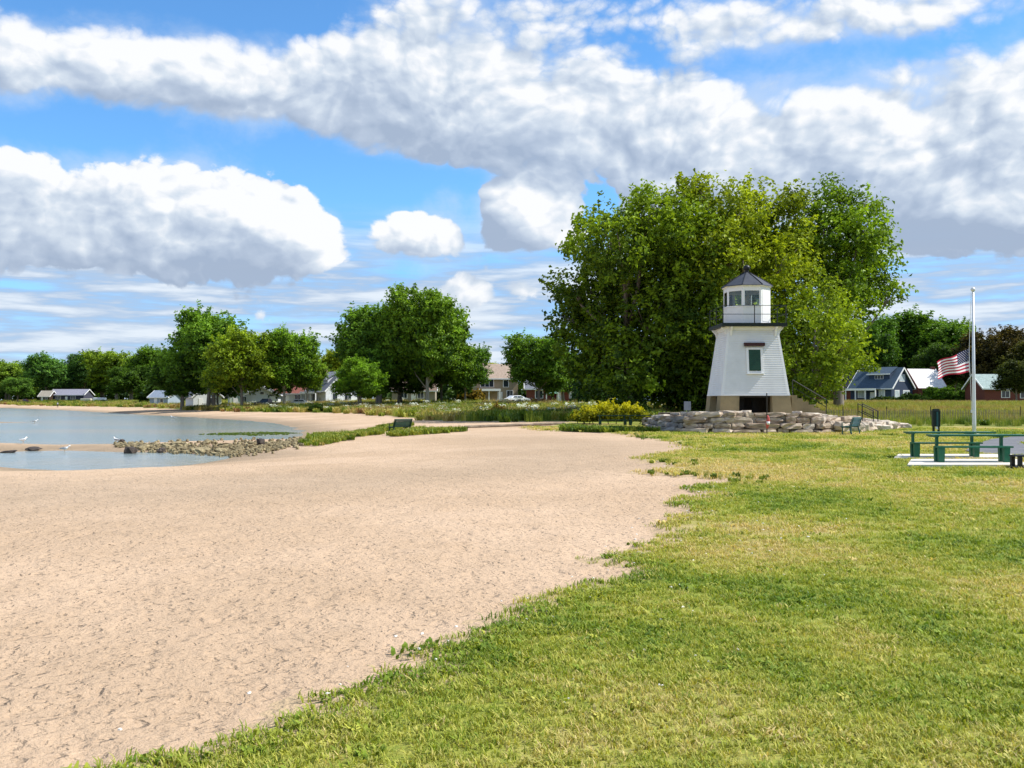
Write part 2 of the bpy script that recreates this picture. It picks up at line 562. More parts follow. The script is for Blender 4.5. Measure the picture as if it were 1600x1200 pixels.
# ------------------------------------------------------------------ terrain sheets
def terrain():
    az = np.concatenate([np.linspace(-180, -42, 46)[:-1], np.linspace(-42, 42, 430), np.linspace(42, 180, 46)[1:-1]])
    az = np.radians(az)
    r = [0.7, 1.4, 2.1, 2.8, 3.4]
    while r[-1] < 40: r.append(r[-1] * 1.0068)
    while r[-1] < 260: r.append(r[-1] * 1.016)
    while r[-1] < 5000: r.append(r[-1] * 1.09)
    r = np.array(r)
    A, Rr = np.meshgrid(az, r)
    x, y = Rr * np.sin(A), Rr * np.cos(A)
    nr, na = x.shape
    z = height(x, y)
    sl, smd, dw = lawn_sd(x, y), meadow_sd(x, y), shore_d(x, y)
    idx = np.arange(nr * na).reshape(nr, na)
    nxt = np.roll(idx, -1, axis=1)
    F = np.stack([idx[:-1], nxt[:-1], nxt[1:], idx[1:]], -1).reshape(-1, 4)[:, ::-1]
    # beach: the whole sheet
    near = 1 - sstep(28, 60, Rr)
    zs = z + sand_relief(x, y) * near * sstep(0.3, 6, dw) - 0.02 * sstep(0.5, 3, sl) - 0.03
    me = mesh_np('beach', np.stack([x, y, zs], -1), F, True, {'wet': ('POINT', sstep(5.5, 0.2, dw).ravel()), 'band': ('POINT', (np.exp(-((dw - 15.5 + 5 * (fbm(x * 0.15, y * 0.15, 19) - 0.5)) / 4.0) ** 2) * sstep(70, 40, Rr)).ravel())})
    # plug under the camera
    beach = link('beach', me, None, sand_material())
    tag(beach, 'pale pinkish sand beach curving round the shallow bay', None, None, 'structure')
    # overlays
    def sheet(name, sd, dz, material, label, attrs):
        keepv = (sd > -0.8 - 0.01 * Rr)
        fk = keepv.ravel()[F].all(axis=1)
        f = F[fk]
        used = np.unique(f)
        remap = -np.ones(nr * na, dtype=np.int64)
        remap[used] = np.arange(len(used))
        off = np.clip(sd * 0.16, -0.12, dz)
        V = np.stack([x, y, z + off], -1).reshape(-1, 3)[used]
        me = mesh_np(name, V, remap[f], True, {k: ('POINT', a.ravel()[used]) for k, a in attrs.items()})
        return tag(link(name, me, None, material), label, None, None, 'structure')
    tint = GRASS_C(x, y)
    sheet('lawn', np.where(dw > 3, np.minimum(sl, 2 - smd), -5), 0.012, lawn_material(), 'mown green lawn with straw-coloured dry patches', {'tint': tint, 'edge': sl})
    sheet('meadow', np.where(dw > 6, smd, -5), 0.03, meadow_material(), 'rough grass bank rising behind the beach', {'tint': tint})

def sand_material():
    m = bpy.data.materials.new('sand'); m.use_nodes = True
    nt = m.node_tree
    bs = nt.nodes['Principled BSDF']
    bs.inputs['Roughness'].default_value = 0.95
    bs.inputs['Specular IOR Level'].default_value = 0.1
    tc = N(nt, 'ShaderNodeTexCoord')
    P = tc.outputs['Object']
    def noise(s, d=4, rg=0.6):
        n = N(nt, 'ShaderNodeTexNoise')
        n.inputs['Scale'].default_value = s
        n.inputs['Detail'].default_value = d
        n.inputs['Roughness'].default_value = rg
        L(nt, P, n.inputs['Vector'])
        return n.outputs['Fac']
    big = noise(0.12, 3)
    mid = noise(1.1, 5)
    fine = noise(60, 3)
    c = mixc(nt, smooth(nt, big, 0.35, 0.65), (0.47, 0.335, 0.22), (0.565, 0.41, 0.28))
    c = mixc(nt, mth(nt, 'MULTIPLY', smooth(nt, mid, 0.45, 0.7), 0.35), c, (0.43, 0.30, 0.19))
    c = mixc(nt, mth(nt, 'MULTIPLY', smooth(nt, fine, 0.52, 0.72), 0.35), c, (0.72, 0.56, 0.40))
    # dark bits of weed and bark
    vo = N(nt, 'ShaderNodeTexVoronoi')
    vo.inputs['Scale'].default_value = 2.3
    L(nt, P, vo.inputs['Vector'])
    c = mixc(nt, smooth(nt, vo.outputs['Distance'], 0.035, 0.05, 0.8, 0.0), c, (0.10, 0.07, 0.045))
    bd = N(nt, 'ShaderNodeAttribute'); bd.attribute_name = 'band'
    c = mixc(nt, mth(nt, 'MULTIPLY', bd.outputs['Fac'], mth(nt, 'ADD', 0.25, mth(nt, 'MULTIPLY', mid, 0.6))), c, (0.36, 0.27, 0.185))
    wet = N(nt, 'ShaderNodeAttribute'); wet.attribute_name = 'wet'
    wf = mth(nt, 'MULTIPLY', wet.outputs['Fac'], mth(nt, 'ADD', 0.35, mth(nt, 'MULTIPLY', noise(0.6, 4), 0.9)), clamp=True)
    c = mixc(nt, wf, c, (0.26, 0.20, 0.135))
    L(nt, c, bs.inputs['Base Color'])
    b1 = N(nt, 'ShaderNodeBump'); b1.inputs['Distance'].default_value = 0.10; b1.inputs['Strength'].default_value = 0.9
    # footprints and scuffs: scattered dimples of two sizes, warped so that none is a clean circle
    wp = N(nt, 'ShaderNodeTexNoise'); wp.inputs['Scale'].default_value = 7.0; wp.inputs['Detail'].default_value = 3.0
    L(nt, P, wp.inputs['Vector'])
    wv = N(nt, 'ShaderNodeVectorMath', operation='MULTIPLY_ADD')
    L(nt, wp.outputs['Color'], wv.inputs[0]); wv.inputs[1].default_value = (0.20, 0.20, 0); L(nt, P, wv.inputs[2])
    pit = None
    for sc, r_, am in ((5.3, 0.25, 0.8), (2.7, 0.20, 0.8), (9.1, 0.27, 0.6), (15.0, 0.30, 0.4)):
        vo2 = N(nt, 'ShaderNodeTexVoronoi', voronoi_dimensions='2D')
        vo2.inputs['Scale'].default_value = sc
        vo2.inputs['Randomness'].default_value = 1.0
        rt = N(nt, 'ShaderNodeVectorRotate', rotation_type='Z_AXIS'); rt.inputs['Angle'].default_value = sc * 1.7
        L(nt, wv.outputs[0], rt.inputs['Vector'])
        L(nt, rt.outputs[0], vo2.inputs['Vector'])
        cc = N(nt, 'ShaderNodeSeparateColor'); L(nt, vo2.outputs['Color'], cc.inputs[0])
        dm = mth(nt, 'MULTIPLY', smooth(nt, vo2.outputs['Distance'], 0.06, r_, 1.0, 0.0), mth(nt, 'MULTIPLY', smooth(nt, cc.outputs[0], 0.25, 0.85), am))
        pit = dm if pit is None else mth(nt, 'ADD', pit, dm)
    L(nt, mth(nt, 'SUBTRACT', mth(nt, 'MULTIPLY', noise(11, 4, 0.65), 0.42), mth(nt, 'MULTIPLY', pit, 0.33)), b1.inputs['Height'])
    b2 = N(nt, 'ShaderNodeBump'); b2.inputs['Distance'].default_value = 0.012; b2.inputs['Strength'].default_value = 0.8
    L(nt, noise(70, 4, 0.7), b2.inputs['Height'])
    L(nt, b1.outputs[0], b2.inputs['Normal'])
    L(nt, b2.outputs[0], bs.inputs['Normal'])
    return m

def lawn_material():
    m = bpy.data.materials.new('lawn_turf'); m.use_nodes = True
    nt = m.node_tree
    bs = nt.nodes['Principled BSDF']
    bs.inputs['Roughness'].default_value = 0.9
    bs.inputs['Specular IOR Level'].default_value = 0.1
    at = N(nt, 'ShaderNodeAttribute'); at.attribute_name = 'tint'
    tc = N(nt, 'ShaderNodeTexCoord')
    n = N(nt, 'ShaderNodeTexNoise'); n.inputs['Scale'].default_value = 9; n.inputs['Detail'].default_value = 6; n.inputs['Roughness'].default_value = 0.7
    L(nt, tc.outputs['Object'], n.inputs['Vector'])
    f = mth(nt, 'ADD', at.outputs['Fac'], mth(nt, 'MULTIPLY', mth(nt, 'SUBTRACT', n.outputs['Fac'], 0.5), 1.2), clamp=True)
    cr = N(nt, 'ShaderNodeValToRGB'); e = cr.color_ramp.elements
    e[0].position, e[0].color = 0.1, (0.12, 0.18, 0.022, 1)
    e[1].position, e[1].color = 0.95, (0.40, 0.32, 0.14, 1)
    k = e.new(0.5); k.color = (0.26, 0.27, 0.05, 1)
    L(nt, f, cr.inputs[0])
    ed = N(nt, 'ShaderNodeAttribute'); ed.attribute_name = 'edge'
    bare = smooth(nt, mth(nt, 'ADD', ed.outputs['Fac'], mth(nt, 'MULTIPLY', mth(nt, 'SUBTRACT', n.outputs['Fac'], 0.5), 0.8)), 0.0, 0.45, 1.0, 0.0)
    L(nt, mixc(nt, bare, cr.outputs[0], (0.46, 0.34, 0.21)), bs.inputs['Base Color'])
    b = N(nt, 'ShaderNodeBump'); b.inputs['Distance'].default_value = 0.05; b.inputs['Strength'].default_value = 0.7
    n2 = N(nt, 'ShaderNodeTexNoise'); n2.inputs['Scale'].default_value = 25; n2.inputs['Detail'].default_value = 4
    L(nt, tc.outputs['Object'], n2.inputs['Vector'])
    L(nt, n2.outputs['Fac'], b.inputs['Height'])
    L(nt, b.outputs[0], bs.inputs['Normal'])
    return m

def meadow_material():
    m = bpy.data.materials.new('meadow_turf'); m.use_nodes = True
    nt = m.node_tree
    bs = nt.nodes['Principled BSDF']
    bs.inputs['Roughness'].default_value = 0.95
    bs.inputs['Specular IOR Level'].default_value = 0.1
    tc = N(nt, 'ShaderNodeTexCoord')
    n = N(nt, 'ShaderNodeTexNoise'); n.inputs['Scale'].default_value = 0.5; n.inputs['Detail'].default_value = 7; n.inputs['Roughness'].default_value = 0.7
    L(nt, tc.outputs['Object'], n.inputs['Vector'])
    cr = N(nt, 'ShaderNodeValToRGB'); e = cr.color_ramp.elements
    e[0].position, e[0].color = 0.3, (0.10, 0.14, 0.025, 1)
    e[1].position, e[1].color = 0.72, (0.27, 0.22, 0.09, 1)
    k = e.new(0.52); k.color = (0.17, 0.19, 0.04, 1)
    L(nt, n.outputs['Fac'], cr.inputs[0])
    L(nt, cr.outputs[0], bs.inputs['Base Color'])
    return m

def water():
    m = bpy.data.materials.new('lake_water'); m.use_nodes = True
    nt = m.node_tree
    bs = nt.nodes['Principled BSDF']
    bs.inputs['Roughness'].default_value = 0.16
    bs.inputs['IOR'].default_value = 1.33
    tc = N(nt, 'ShaderNodeTexCoord')
    n0 = N(nt, 'ShaderNodeTexNoise'); n0.inputs['Scale'].default_value = 0.05; n0.inputs['Detail'].default_value = 4
    mp = N(nt, 'ShaderNodeMapping'); mp.inputs['Scale'].default_value = (0.4, 1.0, 1.0)
    L(nt, tc.outputs['Object'], mp.inputs['Vector'])
    L(nt, mp.outputs[0], n0.inputs['Vector'])
    # clear shallows over sand, murkier and greener over weed beds
    c = mixc(nt, smooth(nt, n0.outputs['Fac'], 0.42, 0.62), (0.22, 0.27, 0.27), (0.30, 0.29, 0.24))
    L(nt, c, bs.inputs['Base Color'])
    hs = None
    for sc, amp in ((1.3, 1.0), (4.0, 0.45), (11.0, 0.18)):
        n = N(nt, 'ShaderNodeTexNoise'); n.inputs['Scale'].default_value = sc; n.inputs['Detail'].default_value = 3
        L(nt, tc.outputs['Object'], n.inputs['Vector'])
        t = mth(nt, 'MULTIPLY', n.outputs['Fac'], amp)
        hs = t if hs is None else mth(nt, 'ADD', hs, t)
    b = N(nt, 'ShaderNodeBump'); b.inputs['Distance'].default_value = 0.10; b.inputs['Strength'].default_value = 0.55
    L(nt, hs, b.inputs['Height'])
    L(nt, b.outputs[0], bs.inputs['Normal'])
    q = MB()
    q.add([(-2600, 15, WATER_Z), (-8, 15, WATER_Z), (-8, 120, WATER_Z), (-2, 260, WATER_Z), (-60, 900, WATER_Z), (-2600, 2600, WATER_Z)], [(0, 1, 2, 3, 4, 5)])
    o = q.build('lake_water', m)
    tag(o, 'shallow grey-blue lake water in the bay', None, None, 'structure')

terrain()
water()

# ------------------------------------------------------------------ scatter of uncountable stuff
def scatter(name, P, sc, rz, idx, tint, meshes, label, cat):
    src = bpy.data.collections.new(name + '_kinds')
    for i, me in enumerate(meshes):
        src.objects.link(bpy.data.objects.new('%s_kind_%02d' % (name, i), me))
    me = bpy.data.meshes.new(name)
    me.vertices.add(len(P))
    me.vertices.foreach_set('co', np.asarray(P, dtype=np.float32).ravel())
    for an, arr, ty in (('sc', sc, 'FLOAT'), ('rz', rz, 'FLOAT'), ('idx', idx, 'INT'), ('tint', tint, 'FLOAT')):
        a = me.attributes.new(an, ty, 'POINT')
        a.data.foreach_set('value', np.asarray(arr, dtype=np.int32 if ty == 'INT' else np.float32))
    me.update()
    o = link(name, me)
    g = bpy.data.node_groups.new(name, 'GeometryNodeTree')
    g.interface.new_socket('Geometry', in_out='INPUT', socket_type='NodeSocketGeometry')
    g.interface.new_socket('Geometry', in_out='OUTPUT', socket_type='NodeSocketGeometry')
    gi, go = g.nodes.new('NodeGroupInput'), g.nodes.new('NodeGroupOutput')
    ci = g.nodes.new('GeometryNodeCollectionInfo')
    ci.inputs['Collection'].default_value = src
    ci.inputs['Separate Children'].default_value = True
    ci.inputs['Reset Children'].default_value = True
    iop = g.nodes.new('GeometryNodeInstanceOnPoints')
    iop.inputs['Pick Instance'].default_value = True
    def attr(nm, ty):
        n = g.nodes.new('GeometryNodeInputNamedAttribute')
        n.data_type = ty
        n.inputs['Name'].default_value = nm
        return [q for q in n.outputs if q.enabled][0]
    cx = g.nodes.new('ShaderNodeCombineXYZ')
    g.links.new(attr('rz', 'FLOAT'), cx.inputs[2])
    g.links.new(gi.outputs[0], iop.inputs['Points'])
    g.links.new(ci.outputs[0], iop.inputs['Instance'])
    g.links.new(attr('idx', 'INT'), iop.inputs['Instance Index'])
    g.links.new(cx.outputs[0], iop.inputs['Rotation'])
    cs = g.nodes.new('ShaderNodeCombineXYZ')
    for i in range(3):
        g.links.new(attr('sc', 'FLOAT'), cs.inputs[i])
    g.links.new(cs.outputs[0], iop.inputs['Scale'])
    g.links.new(iop.outputs[0], go.inputs[0])
    md = o.modifiers.new('scatter', 'NODES')
    md.node_group = g
    return tag(o, label, cat, None, 'stuff')

def blade_clump(n, rad, h, w, lean, rng, m, name, tip=0.25, broad=False):
    """a clump of grass blades, each two tapering segments bending outwards"""
    V, F, T = [], [], []
    for i in range(n):
        a, r = rng.uniform(0, 2 * math.pi), rad * math.sqrt(rng.uniform(0, 1))
        bx, by = r * math.cos(a), r * math.sin(a)
        ha = rng.uniform(0, 2 * math.pi)
        hh, ll = h * rng.uniform(0.55, 1.15), lean * rng.uniform(0.3, 1.3)
        dx, dy = math.cos(ha), math.sin(ha)
        ww = w * rng.uniform(0.7, 1.3) / 2
        sx, sy = -dy * ww, dx * ww
        b = len(V)
        m1 = (bx + dx * ll * 0.35 * hh, by + dy * ll * 0.35 * hh, hh * 0.6)
        t = (bx + dx * ll * hh, by + dy * ll * hh, hh)
        k = 1.5 if broad else 0.85
        V += [(bx - sx, by - sy, -0.01), (bx + sx, by + sy, -0.01), (m1[0] + sx * k, m1[1] + sy * k, m1[2]), (m1[0] - sx * k, m1[1] - sy * k, m1[2]),
              (t[0] + sx * tip, t[1] + sy * tip, t[2]), (t[0] - sx * tip, t[1] - sy * tip, t[2])]
        F += [(b, b + 1, b + 2, b + 3), (b + 3, b + 2, b + 4, b + 5)]
        q = rng.uniform(0, 1)
        T += [q, q]
    me = mesh_np(name, V, F, False, {'leaf': ('FACE', T)})
    me.materials.append(m)
    return me

GRASS_RAMP = [(0.0, (0.09, 0.17, 0.014)), (0.3, (0.22, 0.30, 0.03)), (0.58, (0.38, 0.40, 0.065)), (0.8, (0.49, 0.45, 0.13)), (1.0, (0.58, 0.47, 0.22))]
M_GRASS = foliage_mat('grass_blade', True, GRASS_RAMP, 0.3)
WEED_RAMP = [(0.0, (0.08, 0.15, 0.018)), (0.3, (0.20, 0.27, 0.03)), (0.55, (0.38, 0.38, 0.07)), (0.75, (0.46, 0.38, 0.14)), (1.0, (0.28, 0.16, 0.08))]
M_WEED = foliage_mat('weed_leaf', True, WEED_RAMP, 0.3)
M_BLOOM = mat('pale_bloom', (0.62, 0.66, 0.52), 0.9, 0.2)

def lawn_grass():
    rng = np.random.default_rng(11)
    pr = random.Random(3)
    kinds = [blade_clump(15, 0.06, 0.029, 0.0065, 1.2, pr, M_GRASS, 'lawn_tuft') for _ in range(6)] + \
            [blade_clump(14, 0.08, 0.028, 0.012, 1.6, pr, M_GRASS, 'lawn_tuft_flat', 0.5, True) for _ in range(2)]
    parts = []
    for r0, r1, dens, s in ((1.2, 8.0, 360, 1.0), (8.0, 13.0, 190, 1.15), (13.0, 22.0, 75, 1.5), (22.0, 36.0, 28, 2.1), (36.0, 68.0, 9, 3.0)):
        a0, a1 = R(-50), R(66)
        area = 0.5 * (a1 - a0) * (r1 * r1 - r0 * r0)
        n = int(area * dens)
        rr = np.sqrt(rng.uniform(r0 * r0, r1 * r1, n))
        aa = rng.uniform(a0, a1, n)
        x, y = rr * np.sin(aa), rr * np.cos(aa)
        sl = lawn_sd(x, y)
        keep = (rng.uniform(0, 1, n) < sstep(-0.40, 0.50, sl / (0.6 + 0.02 * rr))) & (meadow_sd(x, y) < 3)
        keep &= ~in_any(x, y, NO_GRASS)
        parts.append(np.stack([x[keep], y[keep], np.full(keep.sum(), s), sl[keep]], -1))
    A = np.concatenate(parts)
    x, y = A[:, 0], A[:, 1]
    n = len(A)
    t = GRASS_C(x, y) + rng.normal(0, 0.17, n)
    t = t + 0.11 - 0.08 * np.clip(1 - A[:, 3], 0, 1)
    t = np.clip(t, 0, 1)
    z = height(x, y) + np.clip(A[:, 3] * 0.16, -0.12, 0.012)
    idx = np.where(rng.uniform(0, 1, n) < np.where(t < 0.3, 0.25, 0.05), rng.integers(6, 8, n), rng.integers(0, 6, n))
    sc = A[:, 2] * rng.uniform(0.7, 1.35, n) * np.where(A[:, 3] < 0.5, 1.15, 1.0)
    scatter('lawn_grass', np.stack([x, y, z], -1), sc, rng.uniform(0, 6.28, n), idx, t, kinds, 'short mown grass blades covering the lawn', 'grass')

def in_any(x, y, polys):
    k = np.zeros(x.shape, bool)
    for p in polys:
        k |= sd_poly(x, y, p) > 0
    return k
NO_GRASS = []

def weed_kinds():
    pr = random.Random(5)
    ks = [blade_clump(34, 0.30, 0.75, 0.022, 0.35, pr, M_WEED, 'tall_grass') for _ in range(3)]
    ks += [blade_clump(46, 0.42, 0.55, 0.10, 0.55, pr, M_WEED, 'leafy_weed', 0.5, True) for _ in range(3)]
    for _ in range(2):          # umbels: stalks with pale heads
        V, F = [], []
        me = blade_clump(16, 0.35, 0.7, 0.03, 0.4, pr, M_WEED, 'bloom_weed')
        V = [tuple(v.co) for v in me.vertices]
        F = [tuple(p.vertices) for p in me.polygons]
        nb = len(F)
        for i in range(26):
            a, r = pr.uniform(0, 6.28), 0.5 * math.sqrt(pr.random())
            cx, cy, cz = r * math.cos(a), r * math.sin(a), pr.uniform(0.6, 0.85)
            b = len(V)
            s = pr.uniform(0.05, 0.11)
            V += [(cx - s, cy, cz), (cx, cy - s, cz + 0.03), (cx + s, cy, cz), (cx, cy + s, cz - 0.02)]
            F += [(b, b + 1, b + 2, b + 3)]
        m2 = mesh_np('bloom_weed', V, F, False, {'leaf': ('FACE', [0.5] * len(F))})
        m2.materials.append(M_WEED); m2.materials.append(M_BLOOM)
        m2.polygons.foreach_set('material_index', np.array([0] * nb + [1] * (len(F) - nb), dtype=np.int32))
        ks.append(m2)
    return ks
KINDS = weed_kinds()

def weeds():
    rng = np.random.default_rng(21)
    P, SC, T, I = [], [], [], []
    def strip(n, a0, a1, r0, r1, cond, smin, smax, pick, tfun):
        rr = np.sqrt(rng.uniform(r0 * r0, r1 * r1, n)); aa = rng.uniform(R(a0), R(a1), n)
        x, y = rr * np.sin(aa), rr * np.cos(aa)
        k = cond(x, y)
        k &= ~in_any(x, y, NO_GRASS)
        x, y = x[k], y[k]
        m = len(x)
        P.append(np.stack([x, y, height(x, y)], -1))
        SC.append(rng.uniform(smin, smax, m))
        T.append(np.clip(tfun(x, y) + rng.normal(0, 0.12, m), 0, 1))
        I.append(rng.choice(pick, m))
    blot = lambda x, y: np.clip(0.52 + 1.7 * (fbm(x * 0.11, y * 0.2, 91, 3) - 0.5), 0, 1)
    # dune weeds left of the lighthouse, thick along the edge of the sand
    strip(26000, -30, 9, 80, 210, lambda x, y: (lambda s: (s > -2) & (s < 34) & (rng.uniform(0, 1, len(x)) < np.where(s < 14, np.clip((s + 2.5) / 8, 0.05, 1), 0.5)))(meadow_sd(x, y)), 0.7, 1.5, [0, 1, 2, 0, 1, 2, 3, 3, 3, 4, 4, 4, 5, 5, 5, 0, 1, 2, 3, 4, 5, 6], blot)
    strip(9000, -36, -10, 200, 480, lambda x, y: (lambda s: (s > 0) & (s < 40))(meadow_sd(x, y)), 0.9, 1.7, [0, 1, 2, 3, 4, 5], blot)
    # tall dry grass on the right
    strip(26000, 8, 42, 64, 130, lambda x, y: (lambda s: (s > 0.5) & (s < 60) & (rng.uniform(0, 1, len(x)) < np.where(s < 9, 0.28, 1.0)))(meadow_sd(x, y)), 0.5, 0.9, [0, 1, 2] * 9 + [3], lambda x, y: np.clip(0.66 + 1.0 * (fbm(x * 0.12, y * 0.2, 95, 3) - 0.5) - 0.28 * (meadow_sd(x, y) < 5), 0, 1))
    # green patch of beach plants on the sand
    strip(9000, -14, 0, 44, 84, lambda x, y: np.maximum(sd_poly(x, y, SCRUB_A), sd_poly(x, y, SCRUB_B)) + (fbm(x * 0.5, y * 0.5, 99) - 0.5) * 3.5 > 0.2, 0.28, 0.55, [3, 4, 5, 0], lambda x, y: np.full(x.shape, 0.36))
    # ragged taller plants along the lawn's sandy edge
    strip(5000, -20, 16, 20, 60, lambda x, y: (lambda s: (s > -0.4) & (s < 0.9) & (fbm(x * 0.6, y * 0.6, 103) > 0.61))(lawn_sd(x, y)), 0.10, 0.24, [3, 4, 5, 0], lambda x, y: np.full(x.shape, 0.22))
    strip(2600, 3, 11, 50, 66, lambda x, y: (lambda s: (s > -0.3) & (s < 2.5))(sd_poly(x, y, LAWN)) & (y > 55), 0.25, 0.6, [3, 4, 5], lambda x, y: np.full(x.shape, 0.2))
    al = zpoly([(280, 679), (330, 676.5), (400, 675.5), (455, 676), (460, 679), (400, 681), (330, 681)], WATER_Z)
    strip(5000, -20, -11, 62, 84, lambda x, y: sd_poly(x, y, al) + (fbm(x * 0.6, y * 0.6, 107) - 0.5) * 5 > 0.4, 0.06, 0.14, [3, 4, 5], lambda x, y: np.full(x.shape, 0.12))
    P[-1][:, 2] = WATER_Z - 0.005
    P2, SC2, T2, I2 = map(np.concatenate, (P, SC, T, I))
    scatter('weeds', P2, SC2, rng.uniform(0, 6.28, len(P2)), I2, T2, KINDS, 'wild grasses and weeds on the dunes and field edges', 'weeds')

# ------------------------------------------------------------------ trees
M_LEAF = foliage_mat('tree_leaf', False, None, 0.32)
M_BARK = mat('bark', (0.16, 0.13, 0.10), 0.95, 0.35, 3.0, 0.03, 12.0, col2=(0.27, 0.235, 0.19), stretch=(1, 1, 0.3))
M_PALEBARK = mat('pale_bark', (0.30, 0.26, 0.20), 0.95, 0.3, 3.0, 0.02, 14.0, col2=(0.48, 0.44, 0.36), stretch=(1, 1, 0.3))

def leaf_mesh(name, centers, outward, size, rng, tint):
    n = len(centers)
    rnd = rng.normal(0, 1, (n, 3))
    nrm = outward * 0.7 + np.array([0, 0, 0.55]) + rnd * 0.55
    nrm /= np.linalg.norm(nrm, axis=1, keepdims=True) + 1e-9
    t = np.cross(nrm, rng.normal(0, 1, (n, 3)))
    t /= np.linalg.norm(t, axis=1, keepdims=True) + 1e-9
    b = np.cross(nrm, t)
    s = size * rng.uniform(0.6, 1.4, (n, 1))
    droop = nrm * s * 0.22
    V = np.stack([centers - t * s * 0.55 - droop, centers + b * s * 0.36 + droop * 0.3, centers + t * s * 0.6 - droop, centers - b * s * 0.36 + droop * 0.3], 1).reshape(-1, 3)
    F = np.arange(4 * n).reshape(n, 4)
    return mesh_np(name, V, F, False, {'tint': ('FACE', tint)})

def crown_from_lobes(name, lobes, per_m3, size, rng, clump_r=1.0, bias=0.35, tbias=None):
    """lobes: (cx,cy,cz,rx,ry,rz). Leaves sit in clumps (twig ends) in the outer shell of each lobe."""
    C, O, T = [], [], []
    for (cx, cy, cz, rx, ry, rz) in lobes:
        vol = rx * ry * rz * 4.19
        nc = max(6, int(vol ** 0.72 * per_m3 / clump_r ** 1.5))
        d = rng.normal(0, 1, (nc, 3))
        d /= np.linalg.norm(d, axis=1, keepdims=True)
        rad = rng.uniform(0, 1, (nc, 1)) ** bias * (1 + 0.16 * np.abs(rng.normal(0, 1, (nc, 1))) * (0.4 + 0.6 * np.clip(d[:, 2:3] + 0.3, 0, 1)))
        cc = np.array([cx, cy, cz]) + d * rad * np.array([rx, ry, rz])
        ct = rng.normal(0.42, 0.22, nc) + 0.10 * d[:, 2]  # lobe tops get a lighter tint: light from above put into the colour
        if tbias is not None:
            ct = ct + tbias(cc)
        nl = 26
        cr = clump_r * rng.uniform(0.6, 1.25, (nc, 1, 1))
        g = rng.normal(0, 0.48, (nc, nl, 3)) * cr * np.array([1.0, 1.0, 0.75])
        # sprigs: some clumps are shoots that stick out of the crown
        shoot = rng.uniform(0, 1, nc) < 0.16
        axis = d + np.array([0, 0, 0.6]); axis /= np.linalg.norm(axis, axis=1, keepdims=True)
        along = rng.uniform(-0.4, 1.7, (nc, nl, 1)) * cr
        g = np.where(shoot[:, None, None], g * 0.34 + along * axis[:, None, :], g)
        pts = cc[:, None, :] + g
        out = d[:, None, :] * 0.8 + g / (cr + 1e-6)
        out /= np.linalg.norm(out, axis=2, keepdims=True) + 1e-9
        C.append(pts.reshape(-1, 3)); O.append(out.reshape(-1, 3))
        T.append(np.clip(ct[:, None] + rng.normal(0, 0.13, (nc, nl)), 0, 1).ravel())
    C, O, T = np.concatenate(C), np.concatenate(O), np.concatenate(T)
    k = C[:, 2] > 0.25
    return leaf_mesh(name, C[k], O[k], size, rng, T[k])

def limbs(lobes, base_r, rng, fork=0.28, lean=(0, 0), stems=1):
    """trunk and limbs reaching into the lobes, one tapered mesh"""
    q = MB()
    top = max(l[2] for l in lobes)
    mx, my = sum(l[0] for l in lobes) / len(lobes), sum(l[1] for l in lobes) / len(lobes)
    for sidx in range(stems):
        ox, oy = (0, 0) if stems == 1 else ((sidx - (stems - 1) / 2) * base_r * 2.6, rng.uniform(-1, 1) * base_r)
        ax = [(ox, oy, -0.5), (ox, oy, 0.0), (ox + (mx - ox) * 0.08, oy, top * 0.12), (ox + (mx - ox) * 0.25, my * 0.2, top * fork), (mx * 0.6 + ox * 0.6, my * 0.6, top * 0.55), (mx + ox * 0.8, my, top * 0.85)]
        q.tube(ax, [base_r * 1.45, base_r * 1.25, base_r, base_r * 0.8, base_r * 0.45, base_r * 0.12], 9)
        for l in lobes[sidx::stems]:
            z0 = min(max(l[2] * rng.uniform(0.35, 0.6), top * 0.12), top * 0.6)
            f = z0 / top
            p0 = Vector((ox + (mx - ox) * min(1, f), my * min(1, f), z0))
            p3 = Vector((l[0], l[1], l[2] + l[5] * 0.4))
            p1 = p0.lerp(p3, 0.35) + Vector((rng.uniform(-.4, .4), rng.uniform(-.4, .4), rng.uniform(0, .6)))
            p2 = p0.lerp(p3, 0.7) + Vector((rng.uniform(-.5, .5), rng.uniform(-.5, .5), rng.uniform(0, .6)))
            rr = base_r * rng.uniform(0.28, 0.45)
            q.tube([p0, p1, p2, p3], [rr, rr * 0.75, rr * 0.45, rr * 0.12], 6)
            for _ in range(3):
                e = p3 + Vector((rng.uniform(-1, 1) * l[3], rng.uniform(-1, 1) * l[4], rng.uniform(-.4, 1) * l[5])) * 0.5
                q.tube([p2, p2.lerp(e, 0.5) + Vector((0, 0, 0.2)), e], [rr * 0.4, rr * 0.25, rr * 0.06], 5)
    return q

def set_col(o, c):
    o.color = (c[0], c[1], c[2], 1.0)

